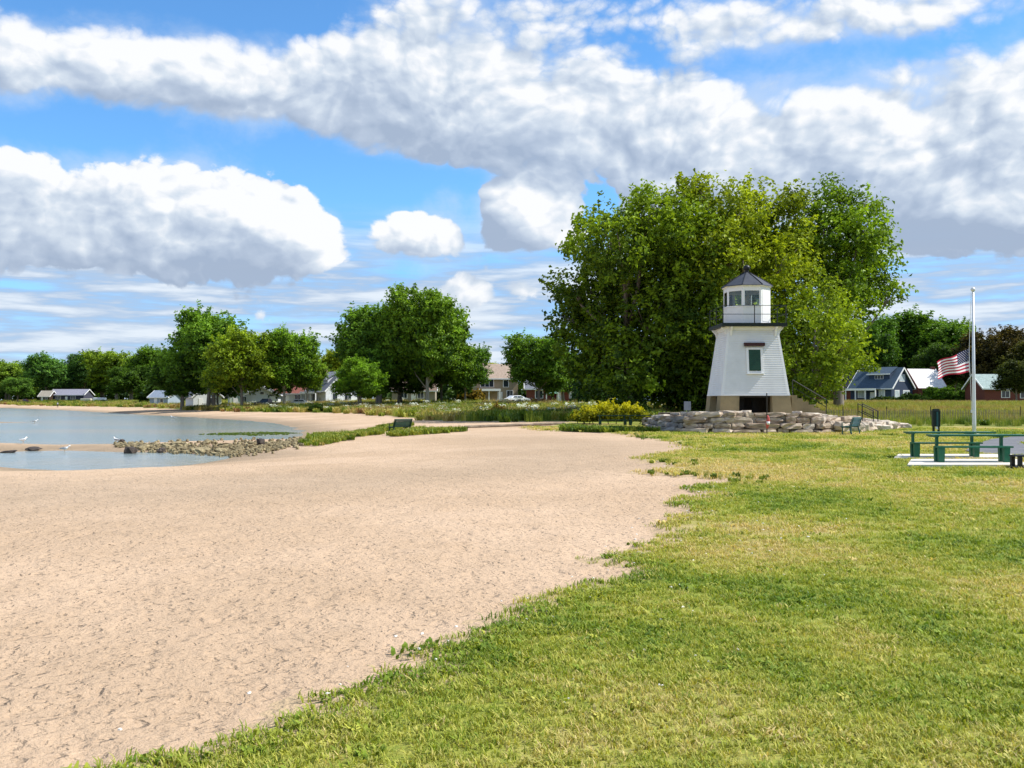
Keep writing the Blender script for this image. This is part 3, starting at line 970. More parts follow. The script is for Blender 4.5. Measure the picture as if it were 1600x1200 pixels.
def big_tree(label, pxb, D, lobes_px, col, size, per, seed, base_r, yellow=None, depth_k=0.85, stems=1):  # yellow: tint shift, can also carry painted light on the crown top
    rng = np.random.default_rng(seed)
    s = FPX / D
    bx = X(pxb, D)
    bz = hz(bx, D)
    lobes = []
    for i, (px, py, r) in enumerate(lobes_px):
        p = at_d(px, py, D)
        rr = r / s
        lobes.append((p.x - bx, rng.uniform(-1, 1) * 3.2, p.z - bz, rr, rr * depth_k, rr * 0.92))
        # the far and near sides of the crown are as full as its silhouette
        if r > 38:
            lobes.append((p.x - bx + rng.uniform(-1, 1), rng.choice([-1, 1]) * rng.uniform(3.5, 6.0), p.z - bz - rng.uniform(0, 1.5), rr * 0.8, rr * 0.8, rr * 0.75))
    root = empty('shade_tree', (bx, D, bz), 0, label, 'tree', 'big trees behind the lighthouse')
    tr = limbs(lobes[:18], base_r, rng, stems=stems).build('trunk', M_BARK, root, True)
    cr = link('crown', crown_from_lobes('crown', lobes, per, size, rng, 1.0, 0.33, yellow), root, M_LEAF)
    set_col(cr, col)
    return root

GREEN, DEEP, OLIVE, YELLOW = (0.075, 0.125, 0.018), (0.042, 0.085, 0.014), (0.105, 0.135, 0.018), (0.16, 0.155, 0.022)

def big_trees():
    A = [(960, 392, 66), (915, 450, 50), (1000, 345, 46), (1010, 430, 78), (938, 512, 62), (1010, 520, 80), (955, 580, 56), (1045, 580, 66), (888, 452, 26), (882, 500, 26),
         (935, 350, 34), (1055, 380, 66), (1075, 470, 70), (905, 390, 28), (905, 555, 36), (1090, 590, 50)]
    big_tree('broad dark green tree, left one of the big trees behind the lighthouse', 985, 91, A, (0.085, 0.124, 0.014), 0.36, 2.3, 101, 0.6, lambda c: 0.28 * sstep(11, 20, c[:, 2]) - 0.12)  # tint rises with height: sunlit top and darker foot painted into the leaves
    B = [(1090, 324, 38), (1130, 342, 48), (1100, 400, 66), (1065, 330, 40), (1180, 372, 58), (1150, 440, 66), (1210, 420, 56), (1205, 325, 36), (1235, 480, 52), (1245, 545, 48),
         (1160, 310, 28), (1245, 320, 30), (1240, 390, 56), (1150, 520, 60), (1105, 300, 20), (1240, 306, 16), (1095, 480, 55)]
    big_tree('yellowing tree directly behind the lighthouse lantern', 1165, 93, B, (0.128, 0.155, 0.018), 0.34, 2.6, 102, 0.55, lambda c: 0.12 + 0.2 * (vnoise(c[:, 0] * 0.3, c[:, 2] * 0.3, 4) - 0.5))
    C = [(1290, 335, 42), (1330, 362, 42), (1358, 402, 44), (1300, 402, 56), (1388, 388, 22), (1368, 448, 36), (1310, 452, 48), (1395, 455, 20), (1300, 305, 22), (1340, 325, 22), (1270, 370, 40), (1335, 480, 26)]
    big_tree('bright green tree, right one of the big trees behind the lighthouse', 1310, 97, C, (0.095, 0.145, 0.02), 0.34, 2.5, 103, 0.45, lambda c: np.full(len(c), 0.06))
    Dd = [(1262, 500, 44), (1290, 540, 42), (1308, 572, 32), (1272, 590, 40), (1242, 596, 38), (1318, 500, 28), (1330, 572, 18), (1225, 540, 40), (1295, 465, 34)]
    big_tree('low spreading yellow-green tree right of the lighthouse tower', 1268, 84, Dd, (0.118, 0.155, 0.02), 0.31, 3.0, 104, 0.28, lambda c: np.full(len(c), 0.10))
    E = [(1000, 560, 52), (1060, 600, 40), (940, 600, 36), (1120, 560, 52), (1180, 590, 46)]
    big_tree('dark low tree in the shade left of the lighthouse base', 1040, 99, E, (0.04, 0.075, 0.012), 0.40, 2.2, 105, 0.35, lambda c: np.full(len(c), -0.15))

# ordinary trees: a few shapes, 10 m tall, shared between copies
def tree_kinds():
    kinds = []
    for seed in range(6):
        rng = np.random.default_rng(300 + seed)
        lobes = [(0, 0, 6.0, 2.6, 2.6, 3.2)]
        n = 13 if seed % 2 == 0 else 10
        for i in range(n):
            a = i * 2.399 + rng.uniform(-.3, .3)
            hgt = 3.3 + 5.4 * ((i + 0.5) / n) + rng.uniform(-.4, .4)
            wid = math.sqrt(max(0.05, 1 - ((hgt - 5.2) / 4.9) ** 2))
            rr = (2.9 if seed < 4 else 2.3) * wid * rng.uniform(0.75, 1.1)
            q = rng.uniform(1.15, 1.8) * (1.0 if hgt < 8 else 0.8)
            lobes.append((rr * math.cos(a), rr * math.sin(a), hgt, q, q, q * 0.9))
        me = crown_from_lobes('crown', lobes, 6.2, 0.235, rng, 0.52, 0.4, lambda c: 0.1 * (c[:, 2] - 5.0) / 5.0)  # upper leaves painted lighter, as if lit from above
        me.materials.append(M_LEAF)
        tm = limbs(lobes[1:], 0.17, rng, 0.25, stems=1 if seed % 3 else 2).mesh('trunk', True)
        kinds.append((me, tm))
    return kinds
TREE_KINDS = tree_kinds()

def tree(label, px, wpx, top, D, kind, col, rz=0.0, group=None, name='tree', bark=None, base=None):
    me, tm = TREE_KINDS[kind]
    bx = X(px, D)
    bz = hz(bx, D) - 0.05
    ht = at_d(px, top, D).z - bz
    w = wpx / FPX * D
    root = empty(name, (bx, D, bz), rz, label, 'tree', group)
    sz, sx = ht / 10.0, w / 8.2
    t = link('trunk', tm, root)
    if len(tm.materials) == 0:
        tm.materials.append(M_BARK)
    if bark is not None:
        t.material_slots[0].link = 'OBJECT'
        t.material_slots[0].material = bark
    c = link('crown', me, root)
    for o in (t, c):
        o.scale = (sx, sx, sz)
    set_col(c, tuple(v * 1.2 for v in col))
    return root

def bush(name, label, px, D, wpx, hpx, col, seed, cat='bush', dep=0.7, tb=None, size=0.16, group=None, per=9):
    rng = np.random.default_rng(seed)
    bx = X(px, D); bz = hz(bx, D)
    w, h = wpx / FPX * D, hpx / FPX * D
    n = max(3, int(w / max(h, 0.3) * 2.2))
    lobes = []
    for i in range(n):
        f = (i + 0.5) / n - 0.5
        hh = h * rng.uniform(0.75, 1.0) * (1 - 0.5 * abs(2 * f) ** 3)
        lobes.append((f * w * 0.9, rng.uniform(-.3, .3) * dep * h, hh * 0.52, w / n * 0.85, h * dep * 0.6, hh * 0.46))
    root = empty(name, (bx, D, bz), 0, label, cat, group)
    q = MB()
    for l in lobes:
        q.tube([(l[0] * 0.8, l[1], -0.1), (l[0] * 0.9, l[1], l[2] * 0.5), (l[0], l[1], l[2] + l[5] * 0.6)], [0.04, 0.03, 0.01], 5)
    q.build('stem', M_BARK, root)
    cr = link('foliage', crown_from_lobes('foliage', lobes, per, size, rng, 0.28, 0.4, tb), root, M_LEAF)
    set_col(cr, col)
    return root

def conifer(label, px, D, wpx, top, col):
    rng = np.random.default_rng(77)
    bx = X(px, D); bz = hz(bx, D)
    ht = at_d(px, top, D).z - bz
    w = wpx / FPX * D / 2
    root = empty('spruce_tree', (bx, D, bz), 0, label, 'tree')
    q = MB(); q.tube([(0, 0, -0.3), (0, 0, ht * 0.5), (0, 0, ht * 0.98)], [0.25, 0.15, 0.03], 8)
    q.build('trunk', M_BARK, root)
    C, O = [], []
    for k in range(22):
        z = ht * (0.08 + 0.9 * k / 22)
        rad = w * (1 - k / 22.5)
        for j in range(9):
            a = j * 0.698 + k * 0.37
            n = int(14 + rad * 26)
            f = rng.uniform(0.15, 1, n)
            pts = np.stack([np.cos(a) * rad * f, np.sin(a) * rad * f, z - 0.28 * rad * f], -1) + rng.normal(0, 0.1, (n, 3))
            C.append(pts); O.append(np.tile([math.cos(a), math.sin(a), 0.5], (n, 1)))
    C, O = np.concatenate(C), np.concatenate(O)
    cr = link('crown', leaf_mesh('crown', C, O, 0.26, rng, np.clip(rng.normal(0.4, 0.15, len(C)), 0, 1)), root, M_LEAF)
    set_col(cr, col)

def background_trees():
    g1, g2, g3, g4 = 'far trees at the head of the bay', 'trees at the left of the shore houses', 'trees at the middle of the shore', 'trees behind the houses on the right'
    T = tree
    T('pale olive tree at the left edge beyond the water', 12, 95, 562, 445, 0, (0.085, 0.125, 0.03), 0.3, g1)
    T('airy blue-green tree with sky showing through, far left shore', 72, 86, 552, 430, 4, (0.05, 0.10, 0.04), 1.0, g1)
    T('dark round-topped tree right of the airy one on the far shore', 133, 70, 548, 440, 2, (0.028, 0.06, 0.018), 2.0, g1)
    T('olive green tree above the long grey roof on the far shore', 182, 105, 546, 410, 1, (0.085, 0.12, 0.02), 0.7, g1)
    T('green tree just left of the tall left cluster', 240, 88, 541, 380, 3, (0.06, 0.105, 0.018), 1.7, g1)
    T('small low tree at the left edge of the picture', 28, 55, 588, 400, 5, (0.055, 0.10, 0.03), 0.2, g1)
    T('small light green tree behind the long grey roof', 102, 48, 582, 440, 2, (0.08, 0.125, 0.02), 0.9, g1)
    T('dark tree filling the gap behind the far left shore trees', 160, 90, 575, 455, 0, (0.03, 0.06, 0.015), 2.9, g1)
    T('dark low tree beside the white trailers', 205, 70, 570, 370, 3, (0.035, 0.065, 0.015), 3.3, g1)
    T('tall tree beyond the left edge of the far shore', -70, 110, 560, 440, 1, (0.07, 0.11, 0.02), 0, g1)
    T('bushy tree beyond the left edge of the far shore', -170, 120, 566, 460, 3, (0.06, 0.10, 0.02), 0, g1)
    T('tallest tree of the left cluster with a broad domed crown', 330, 150, 481, 192, 0, (0.062, 0.11, 0.02), 0.4, g2)
    T('yellow-green tree in front of the tallest left cluster tree', 378, 112, 512, 178, 2, (0.105, 0.14, 0.018), 1.3, g2)
    T('green tree with a pale trunk in front of the red roofed house', 444, 105, 511, 182, 1, (0.07, 0.12, 0.018), 2.1, g2, bark=M_PALEBARK)
    T('smaller tree at the right end of the left cluster', 480, 62, 536, 186, 4, (0.085, 0.125, 0.018), 0.8, g2, bark=M_PALEBARK)
    T('dark tree low at the left side of the left cluster', 285, 95, 545, 200, 3, (0.04, 0.075, 0.016), 2.7, g2)
    T('dark low tree filling the foot of the left cluster', 340, 90, 560, 196, 5, (0.036, 0.07, 0.014), 0.5, g2)
    T('autumn tinted tree between the two tall clusters', 528, 80, 547, 245, 2, (0.11, 0.13, 0.016), 1.1, g3)
    T('dark green tree behind the white gabled house', 500, 60, 560, 240, 0, (0.035, 0.07, 0.014), 0.1, g3)
    T('spreading tree at the left half of the tall middle cluster', 592, 138, 470, 170, 0, (0.058, 0.105, 0.02), 2.4, g3)
    T('tallest tree of the middle cluster with thinning yellow top', 668, 142, 446, 166, 2, (0.07, 0.115, 0.02), 0.2, g3, bark=M_PALEBARK)
    T('lower tree at the right shoulder of the middle cluster', 727, 78, 534, 174, 1, (0.05, 0.095, 0.02), 1.9, g3)
    T('low drooping tree in front of the white gabled house', 562, 84, 558, 158, 0, (0.075, 0.13, 0.018), 0.6, g3)
    T('dark understorey tree at the foot of the middle cluster', 625, 100, 548, 176, 3, (0.036, 0.07, 0.014), 1.2, g3)
    T('dark tree behind the right side of the middle cluster', 690, 90, 520, 178, 5, (0.036, 0.07, 0.014), 2.2, g3)
    T('yellowish tree above the roof of the beige house', 768, 62, 564, 250, 2, (0.14, 0.145, 0.02), 0, g3)
    T('compact green tree left of the big trees', 842, 118, 519, 152, 1, (0.06, 0.105, 0.018), 0.9, g3)
    T('dark tree behind the compact tree left of the big trees', 880, 80, 545, 160, 3, (0.035, 0.07, 0.016), 1.4, g3)
    conifer('narrow blue-green spruce at the left foot of the big trees', 917, 140, 62, 530, (0.035, 0.075, 0.04))
    T('broad dark green tree behind the blue house', 1420, 175, 487, 235, 0, (0.045, 0.085, 0.016), 0.7, g4)
    T('green tree at the left behind the blue house', 1350, 110, 497, 228, 2, (0.04, 0.08, 0.016), 2.0, g4)
    T('green tree left of the flagpole behind the white roof', 1492, 100, 498, 232, 1, (0.06, 0.10, 0.018), 0.4, g4)
    T('dark tree low behind the chimney right of the blue house', 1470, 90, 535, 215, 3, (0.03, 0.055, 0.014), 1.2, g4)
    T('dark bronze leaved tree behind the flagpole', 1552, 112, 511, 205, 2, (0.034, 0.026, 0.014), 1.6, g4)
    T('bronze and green tree at the right edge of the picture', 1618, 120, 530, 195, 0, (0.036, 0.036, 0.013), 0.3, g4)
    T('dark tree beyond the right edge of the picture', 1720, 130, 520, 210, 1, (0.04, 0.07, 0.016), 0, g4)
    T('broad tree beyond the right edge of the picture', 1850, 150, 515, 215, 3, (0.045, 0.08, 0.016), 0, g4)
    T('slender dark trunked tree before the house at the right edge', 1588, 70, 560, 165, 5, (0.028, 0.034, 0.012), 0.6, g4)
    T('dark tree seen between the lighthouse tree and the blue house', 1255, 130, 540, 230, 5, (0.035, 0.065, 0.014), 0.9, g4)
    T('dark tree behind the foot of the big trees', 1110, 160, 530, 225, 3, (0.035, 0.065, 0.014), 2.5, g4)
    T('dark tree at the left behind the foot of the big trees', 985, 140, 540, 230, 0, (0.035, 0.065, 0.014), 2.2, g4)

# ------------------------------------------------------------------ paint and building materials
M_WHITE = mat('white_paint', (0.79, 0.79, 0.775), 0.55, 0.07, 1.6, 0.002, 20)
M_WHITE2 = mat('white_trim', (0.82, 0.82, 0.81), 0.5, 0.04, 2)
M_CONC = mat('concrete', (0.29, 0.225, 0.12), 0.95, 0.22, 1.6, 0.01, 25)
M_PAD = mat('pale_concrete', (0.62, 0.58, 0.50), 0.95, 0.12, 2.5, 0.004, 30)
M_BLACK = mat('black_iron', (0.012, 0.014, 0.016), 0.45, 0.3, 10)
M_DECK = mat('dark_green_deck', (0.012, 0.02, 0.018), 0.6, 0.3, 6)
M_SHUT = mat('green_shutter', (0.015, 0.06, 0.035), 0.5, 0.2, 5)
M_HOOD = mat('dark_red_paint', (0.05, 0.015, 0.012), 0.6, 0.3, 8)
M_SLATE = mat('lantern_roof', (0.03, 0.036, 0.05), 0.6, 0.25, 3, col2=(0.055, 0.062, 0.08))
M_DARK = mat('dark_timber', (0.03, 0.026, 0.022), 0.9, 0.3, 5)
M_GREEN = mat('green_paint', (0.012, 0.115, 0.062), 0.45, 0.25, 4, coat=0.15)
M_TEAL = mat('teal_paint', (0.010, 0.075, 0.065), 0.45, 0.25, 4, coat=0.15)
M_POLE = mat('pole_metal', (0.72, 0.74, 0.75), 0.35, 0.06, 2, metal=0.25)
M_ASPH = mat('asphalt', (0.10, 0.105, 0.12), 0.95, 0.3, 1.3, 0.012, 45, col2=(0.20, 0.20, 0.21))
M_TYRE = mat('tyre_rubber', (0.02, 0.02, 0.02), 0.9, 0.2)
M_RIM = mat('wheel_rim', (0.45, 0.45, 0.46), 0.35, 0.1, metal=0.6)
M_GLASSDARK = mat('window_glass', (0.03, 0.04, 0.05), 0.08, 0.3, 3, spec=0.6)

def clear_glass():
    m = bpy.data.materials.new('clear_glass'); m.use_nodes = True
    nt = m.node_tree; nt.nodes.clear()
    out = N(nt, 'ShaderNodeOutputMaterial')
    tr = N(nt, 'ShaderNodeBsdfTransparent'); tr.inputs[0].default_value = (0.92, 0.96, 0.95, 1)
    gl = N(nt, 'ShaderNodeBsdfGlossy'); gl.inputs['Roughness'].default_value = 0.05
    fr = N(nt, 'ShaderNodeFresnel'); fr.inputs[0].default_value = 1.5
    ms = N(nt, 'ShaderNodeMixShader')
    L(nt, fr.outputs[0], ms.inputs[0]); L(nt, tr.outputs[0], ms.inputs[1]); L(nt, gl.outputs[0], ms.inputs[2])
    L(nt, ms.outputs[0], out.inputs['Surface'])
    return m
M_GLASS = clear_glass()

# ------------------------------------------------------------------ lighthouse
LX, LY, LZ = 13.85, 56.55, 1.04
def lighthouse():
    root = empty('lighthouse', (LX, LY, LZ), 0, 'small white clapboard lighthouse with dark lantern roof on a stone terrace', 'lighthouse')
    zb, zt = 1.09, 4.93            # clapboard tower, above the terrace
    hb, ht_ = 1.92, 1.41
    half = lambda z: hb + (ht_ - hb) * (z - zb) / (zt - zb)
    # foundation: piers with openings on each side
    pier = lambda sx, sy: [(sx * 1.96, sy * 1.96), (sx * 0.92, sy * 1.96), (sx * 0.92, sy * 1.62), (sx * 1.62, sy * 1.62), (sx * 1.62, sy * 0.92), (sx * 1.96, sy * 0.92)]
    for sx in (-1, 1):
        for sy in (-1, 1):
            pl = pier(sx, sy)
            if sx * sy < 0: pl = pl[::-1]
            n = len(pl)
            q = MB()
            low = [(x * 1.05, y * 1.05, -0.02) if abs(x) > 1.9 or abs(y) > 1.9 else (x, y, -0.02) for x, y in pl]
            hi = [(x, y, zb - 0.002) for x, y in pl]
            q.loft([low[::-1] if False else low, hi])
            q.build('foundation_pier', M_CONC, root)
    q = MB(); q.box(-1.5, 1.5, -1.5, 1.5, zb - 0.16, zb - 0.004); q.build('floor_joist', M_DARK, root)
    for x, y in ((-0.45, -0.6), (0.35, -0.2), (-0.1, 0.7), (0.7, 0.6), (-0.9, 0.3)):
        q = MB(); q.box(x - 0.11, x + 0.11, y - 0.11, y + 0.11, -0.02, zb - 0.16); q.build('timber_post', M_DARK, root)
    q = MB(); q.box(-1.61, 1.61, 1.50, 1.62, -0.02, zb - 0.01); q.build('back_board', M_DARK, root)
    # clapboard siding, one stepped skin per side
    NB = 30
    for side in range(4):
        a = side * math.pi / 2
        ca, sa = math.cos(a), math.sin(a)
        rot = lambda x, y, z: (x * ca - y * sa, x * sa + y * ca, z)
        q = MB()
        for i in range(NB):
            z0, z1 = zb + (zt - zb) * i / NB, zb + (zt - zb) * (i + 1) / NB
            h0, h1 = half(z0), half(z1)
            lap = 0.042
            q.add([rot(-h0, -h0 - lap, z0), rot(h0, -h0 - lap, z0), rot(h1, -h1, z1 + 0.004), rot(-h1, -h1, z1 + 0.004), rot(-h0, -h0 + 0.02, z0), rot(h0, -h0 + 0.02, z0)], [(0, 1, 2, 3), (0, 4, 5, 1)])
        q.build('clapboard_siding', M_WHITE, root)
    for sx in (-1, 1):
        for sy in (-1, 1):
            q = MB()
            for z, w in ((zb, 0.17), (zt, 0.13)):
                pass
            def ring(z, w):
                c = half(z) + 0.035
                return [(sx * c, sy * c, z), (sx * (c - w), sy * c, z), (sx * (c - w), sy * (c - 0.05), z), (sx * (c - 0.05), sy * (c - 0.05), z), (sx * (c - 0.05), sy * (c - w), z), (sx * c, sy * (c - w), z)]
            q.loft([ring(zb - 0.01, 0.17), ring(zt, 0.13)])
            q.build('corner_board', M_WHITE2, root)
    q = MB(); q.box(-hb - 0.05, hb + 0.05, -hb - 0.05, hb + 0.05, zb - 0.05, zb + 0.03); q.build('base_trim', M_WHITE2, root)
    # frieze, brackets and gallery deck
    q = MB(); q.box(-1.50, 1.50, -1.50, 1.50, zt - 0.12, zt + 0.08); q.box(-1.6, 1.6, -1.6, 1.6, zt + 0.03, zt + 0.085); q.build('frieze', M_WHITE2, root)
    for side in range(4):
        a = side * math.pi / 2
        ca, sa = math.cos(a), math.sin(a)
        for u in (-1.28, 1.28):
            q = MB()
            prof = [(1.44, zt - 0.45), (1.52, zt - 0.45), (1.60, zt - 0.18), (1.76, zt - 0.02), (1.80, zt + 0.06), (1.44, zt + 0.06)]
            pts = [(u - 0.06, -r, z) for r, z in prof] + [(u + 0.06, -r, z) for r, z in prof]
            pts = [(x * ca - y * sa, x * sa + y * ca, z) for x, y, z in pts]
            n = len(prof)
            q.add(pts, [tuple(range(n)), tuple(reversed(range(n, 2 * n)))] + [(i, n + i, n + (i + 1) % n, (i + 1) % n) for i in range(n)])
            q.build('bracket', M_WHITE2, root)
    q = MB(); q.box(-1.86, 1.86, -1.86, 1.86, zt + 0.087, zt + 0.27); q.build('gallery_deck', M_DECK, root)
    zg = zt + 0.27
    # railing
    rp = 1.80
    for x, y in [(-rp, -rp), (0, -rp), (rp, -rp), (rp, 0), (rp, rp), (0, rp), (-rp, rp), (-rp, 0)]:
        q = MB(); q.tube([(x, y, zg), (x, y, zg + 1.02)], 0.028, 6); q.build('railing_post', M_BLACK, root)
    for dz in (0.50, 1.0):
        c = [(-rp, -rp), (rp, -rp), (rp, rp), (-rp, rp)]
        for i in range(4):
            a, b = c[i], c[(i + 1) % 4]
            q = MB(); q.tube([(a[0], a[1], zg + dz), (b[0], b[1], zg + dz)], 0.016, 6); q.build('railing_bar', M_BLACK, root)
    # lantern room: octagon with a face towards the front
    RO = 1.36
    ang = lambda k: R(-90 + 22.5 + 45 * k)
    vtx = lambda k, r: (r * math.cos(ang(k)), r * math.sin(ang(k)))
    z_s, z_w, z_h = zg + 1.02, zg + 1.92, zg + 2.17
    for k in range(8):
        a, b = vtx(k - 1, RO), vtx(k, RO)
        mid = ((a[0] + b[0]) / 2, (a[1] + b[1]) / 2)
        nrm = Vector((mid[0], mid[1], 0)).normalized()
        tv = Vector((b[0] - a[0], b[1] - a[1], 0)).normalized()
        W = (Vector(b) - Vector(a)).length
        def slab(q, u0, u1, z0, z1, n0, n1):
            c = Vector((mid[0], mid[1], 0))
            P = lambda u, n, z: tuple(c + tv * u + nrm * n + Vector((0, 0, z)))
            q.add([P(u0, n0, z0), P(u1, n0, z0), P(u1, n1, z0), P(u0, n1, z0), P(u0, n0, z1), P(u1, n0, z1), P(u1, n1, z1), P(u0, n1, z1)],
                  [(0, 1, 2, 3), (4, 7, 6, 5), (0, 4, 5, 1), (1, 5, 6, 2), (2, 6, 7, 3), (3, 7, 4, 0)])
            return q
        solid = (k == 1)
        q = slab(MB(), -W / 2, W / 2, zg + 0.002, z_h if solid else z_s, -0.08, 0.0)
        if solid:
            slab(q, -W / 2 + 0.12, W / 2 - 0.12, zg + 0.15, z_h - 0.12, 0.0, 0.015)
        q.build('lantern_panel', M_WHITE, root)
        if not solid:
            fr = slab(MB(), -W / 2, W / 2, z_w, z_h, -0.08, 0.0)
            slab(fr, -W / 2, -W / 2 + 0.10, z_s, z_w, -0.08, 0.0)
            slab(fr, W / 2 - 0.10, W / 2, z_s, z_w, -0.08, 0.0)
            slab(fr, -W / 2, W / 2, z_s - 0.02, z_s + 0.05, -0.09, 0.03)
            w = fr.build('lantern_window', M_WHITE2, root)
            slab(MB(), -W / 2 + 0.08, W / 2 - 0.08, z_s + 0.03, z_w + 0.02, -0.05, -0.035).build('pane', M_GLASS, w)
    q = MB()
    q.loft([[(*vtx(k, 1.42), z_h) for k in range(8)], [(*vtx(k, 1.46), z_h + 0.05) for k in range(8)]]); q.build('cornice', M_WHITE2, root)
    rf = MB()
    rings = [[(*vtx(k, r), z) for k in range(8)] for r, z in ((1.52, z_h + 0.052), (1.50, z_h + 0.10), (0.86, z_h + 0.52), (0.20, z_h + 0.92), (0.14, z_h + 0.95))]
    roof = rf.loft(rings).build('lantern_roof', M_SLATE, root)
    for k in range(8):
        q = MB()
        q.tube([(*vtx(k, 1.51), z_h + 0.11), (*vtx(k, 0.87), z_h + 0.535), (*vtx(k, 0.2), z_h + 0.935)], 0.022, 5); q.build('roof_rib', M_BLACK, roof)
    q = MB()
    q.tube([(0, 0, z_h + 0.93), (0, 0, z_h + 1.03), (0, 0, z_h + 1.06), (0, 0, z_h + 1.12), (0, 0, z_h + 1.22), (0, 0, z_h + 1.32), (0, 0, z_h + 1.38), (0, 0, z_h + 1.40)],
           [0.15, 0.12, 0.12, 0.18, 0.215, 0.18, 0.09, 0.02], 14)
    q.build('vent_ball', M_BLACK, root, True)
    q = MB(); q.tube([(0, 0, zg), (0, 0, zg + 1.1)], [0.16, 0.10], 10); q.build('lamp_pedestal', M_DARK, root)
    q = MB(); q.tube([(0, 0, zg + 1.1), (0, 0, zg + 1.25), (0, 0, zg + 1.45), (0, 0, zg + 1.65), (0, 0, zg + 1.75)], [0.12, 0.2, 0.23, 0.2, 0.1], 12)
    q.build('lens', mat('lens_glass', (0.35, 0.30, 0.22), 0.2, 0.2), root, True)
    q = MB(); q.prism([vtx(k, 1.25) for k in range(8)], zg + 0.003, zg + 0.03); q.build('lantern_floor', M_DARK, root)
    # shuttered window on the front with a little hood
    lean = (hb - ht_) / (zt - zb)
    def on_front(u, z, n):
        return (u, -half(z) - n, z)
    wu, wz0, wz1 = 0.02, 2.47, 3.68
    def fslab(u0, u1, z0, z1, n0, n1):
        return MB().add([on_front(u0, z0, n0), on_front(u1, z0, n0), on_front(u1, z0, n1), on_front(u0, z0, n1), on_front(u0, z1, n0), on_front(u1, z1, n0), on_front(u1, z1, n1), on_front(u0, z1, n1)],
                        [(0, 1, 2, 3), (4, 7, 6, 5), (0, 4, 5, 1), (1, 5, 6, 2), (2, 6, 7, 3), (3, 7, 4, 0)])
    w = fslab(wu - 0.34, wu + 0.34, wz0, wz1, -0.05, 0.05).build('window', M_DARK, root)
    fslab(wu - 0.34, wu + 0.34, wz0, wz1, 0.051, 0.075).build('shutter', M_SHUT, w)
    for i in range(9):
        z = wz0 + 0.08 + i * 0.122
        fslab(wu - 0.28, wu + 0.28, z, z + 0.05, 0.0755, 0.088).build('louvre', M_SHUT, w)
    fslab(wu - 0.47, wu - 0.342, wz0 - 0.12, wz1 + 0.12, -0.02, 0.10).build('casing', M_WHITE2, w)
    fslab(wu + 0.342, wu + 0.47, wz0 - 0.12, wz1 + 0.12, -0.02, 0.10).build('casing', M_WHITE2, w)
    fslab(wu - 0.342, wu + 0.342, wz1 + 0.002, wz1 + 0.12, -0.02, 0.098).build('casing', M_WHITE2, w)
    fslab(wu - 0.50, wu + 0.50, wz0 - 0.19, wz0 - 0.121, -0.02, 0.15).build('sill', M_WHITE2, w)
    fslab(wu - 0.58, wu + 0.58, wz1 + 0.21, wz1 + 0.40, -0.02, 0.24).build('hood', M_HOOD, w)
    # concrete steps up the right-hand side
    n = 6
    for i in range(n):
        q = MB()
        q.box(2.07 + i * 0.32, 2.07 + (i + 1) * 0.32 - 0.002 + (0 if i < n - 1 else 0.0), -1.9, -0.4, -0.02, zb - 0.02 - i * 0.18)
        q.build('step', M_CONC, root)
    for y in (-1.85,):
        top, bot = (2.15, y, zb + 0.85), (4.05, y, 0.82)
        q = MB(); q.tube([(2.15, y, zb - 0.03), top], 0.025, 6); q.build('step_post', M_BLACK, root)
        q = MB(); q.tube([(4.05, y, -0.05), bot], 0.025, 6); q.build('step_post', M_BLACK, root)
        q = MB(); q.tube([top, bot], 0.025, 6); q.build('step_handrail', M_BLACK, root)
        q = MB(); q.tube([(2.15, y, zb + 0.45), (4.05, y, 0.4)], 0.018, 6); q.build('step_handrail', M_BLACK, root)

# ------------------------------------------------------------------ stones
def stone_mesh(rng, name='stone', sub=(3, 2, 2), rnd=(0.95, 0.84), jit=0.045):
    """an unevenly split block, about 1 x 1 x 1"""
    nx, ny, nz = sub
    pts = {}
    V, F = [], []
    def vid(i, j, k):
        if (i, j, k) not in pts:
            p = np.array([i / nx - .5, j / ny - .5, k / nz - .5])
            ec = sum(1 for a, n_ in ((i, nx), (j, ny), (k, nz)) if a in (0, n_))
            p *= {1: 1.0, 2: rnd[0], 3: rnd[1]}.get(ec, 1.0)
            p += rng.normal(0, jit, 3)
            pts[(i, j, k)] = len(V)
            V.append(tuple(p))
        return pts[(i, j, k)]
    for i in range(nx):
        for j in range(ny):
            F.append((vid(i, j, 0), vid(i, j + 1, 0), vid(i + 1, j + 1, 0), vid(i + 1, j, 0)))
            F.append((vid(i, j, nz), vid(i + 1, j, nz), vid(i + 1, j + 1, nz), vid(i, j + 1, nz)))
    for i in range(nx):
        for k in range(nz):
            F.append((vid(i, 0, k), vid(i + 1, 0, k), vid(i + 1, 0, k + 1), vid(i, 0, k + 1)))
            F.append((vid(i, ny, k), vid(i, ny, k + 1), vid(i + 1, ny, k + 1), vid(i + 1, ny, k)))
    for j in range(ny):
        for k in range(nz):
            F.append((vid(0, j, k), vid(0, j, k + 1), vid(0, j + 1, k + 1), vid(0, j + 1, k)))
            F.append((vid(nx, j, k), vid(nx, j + 1, k), vid(nx, j + 1, k + 1), vid(nx, j, k + 1)))
    me = bpy.data.meshes.new(name)
    me.from_pydata(V, [], F)
    me.update()
    return me
M_STONE = mat('limestone', (0.20, 0.14, 0.095), 0.95, 0.3, 2.6, 0.06, 7, col2=(0.62, 0.51, 0.39))
M_STONE_G = mat('grey_limestone', (0.14, 0.13, 0.125), 0.95, 0.3, 2.2, 0.05, 7, col2=(0.36, 0.34, 0.32))
M_STONE_P = mat('pale_limestone', (0.36, 0.29, 0.22), 0.95, 0.3, 2.2, 0.05, 7, col2=(0.68, 0.60, 0.50))
M_ROCK = mat('shore_rock', (0.09, 0.065, 0.03), 0.95, 0.3, 2.6, 0.05, 6, col2=(0.42, 0.35, 0.20))
M_ROCK_D = mat('dark_wet_rock', (0.06, 0.045, 0.035), 0.7, 0.3, 2, 0.04, 6)
srng = np.random.default_rng(55)
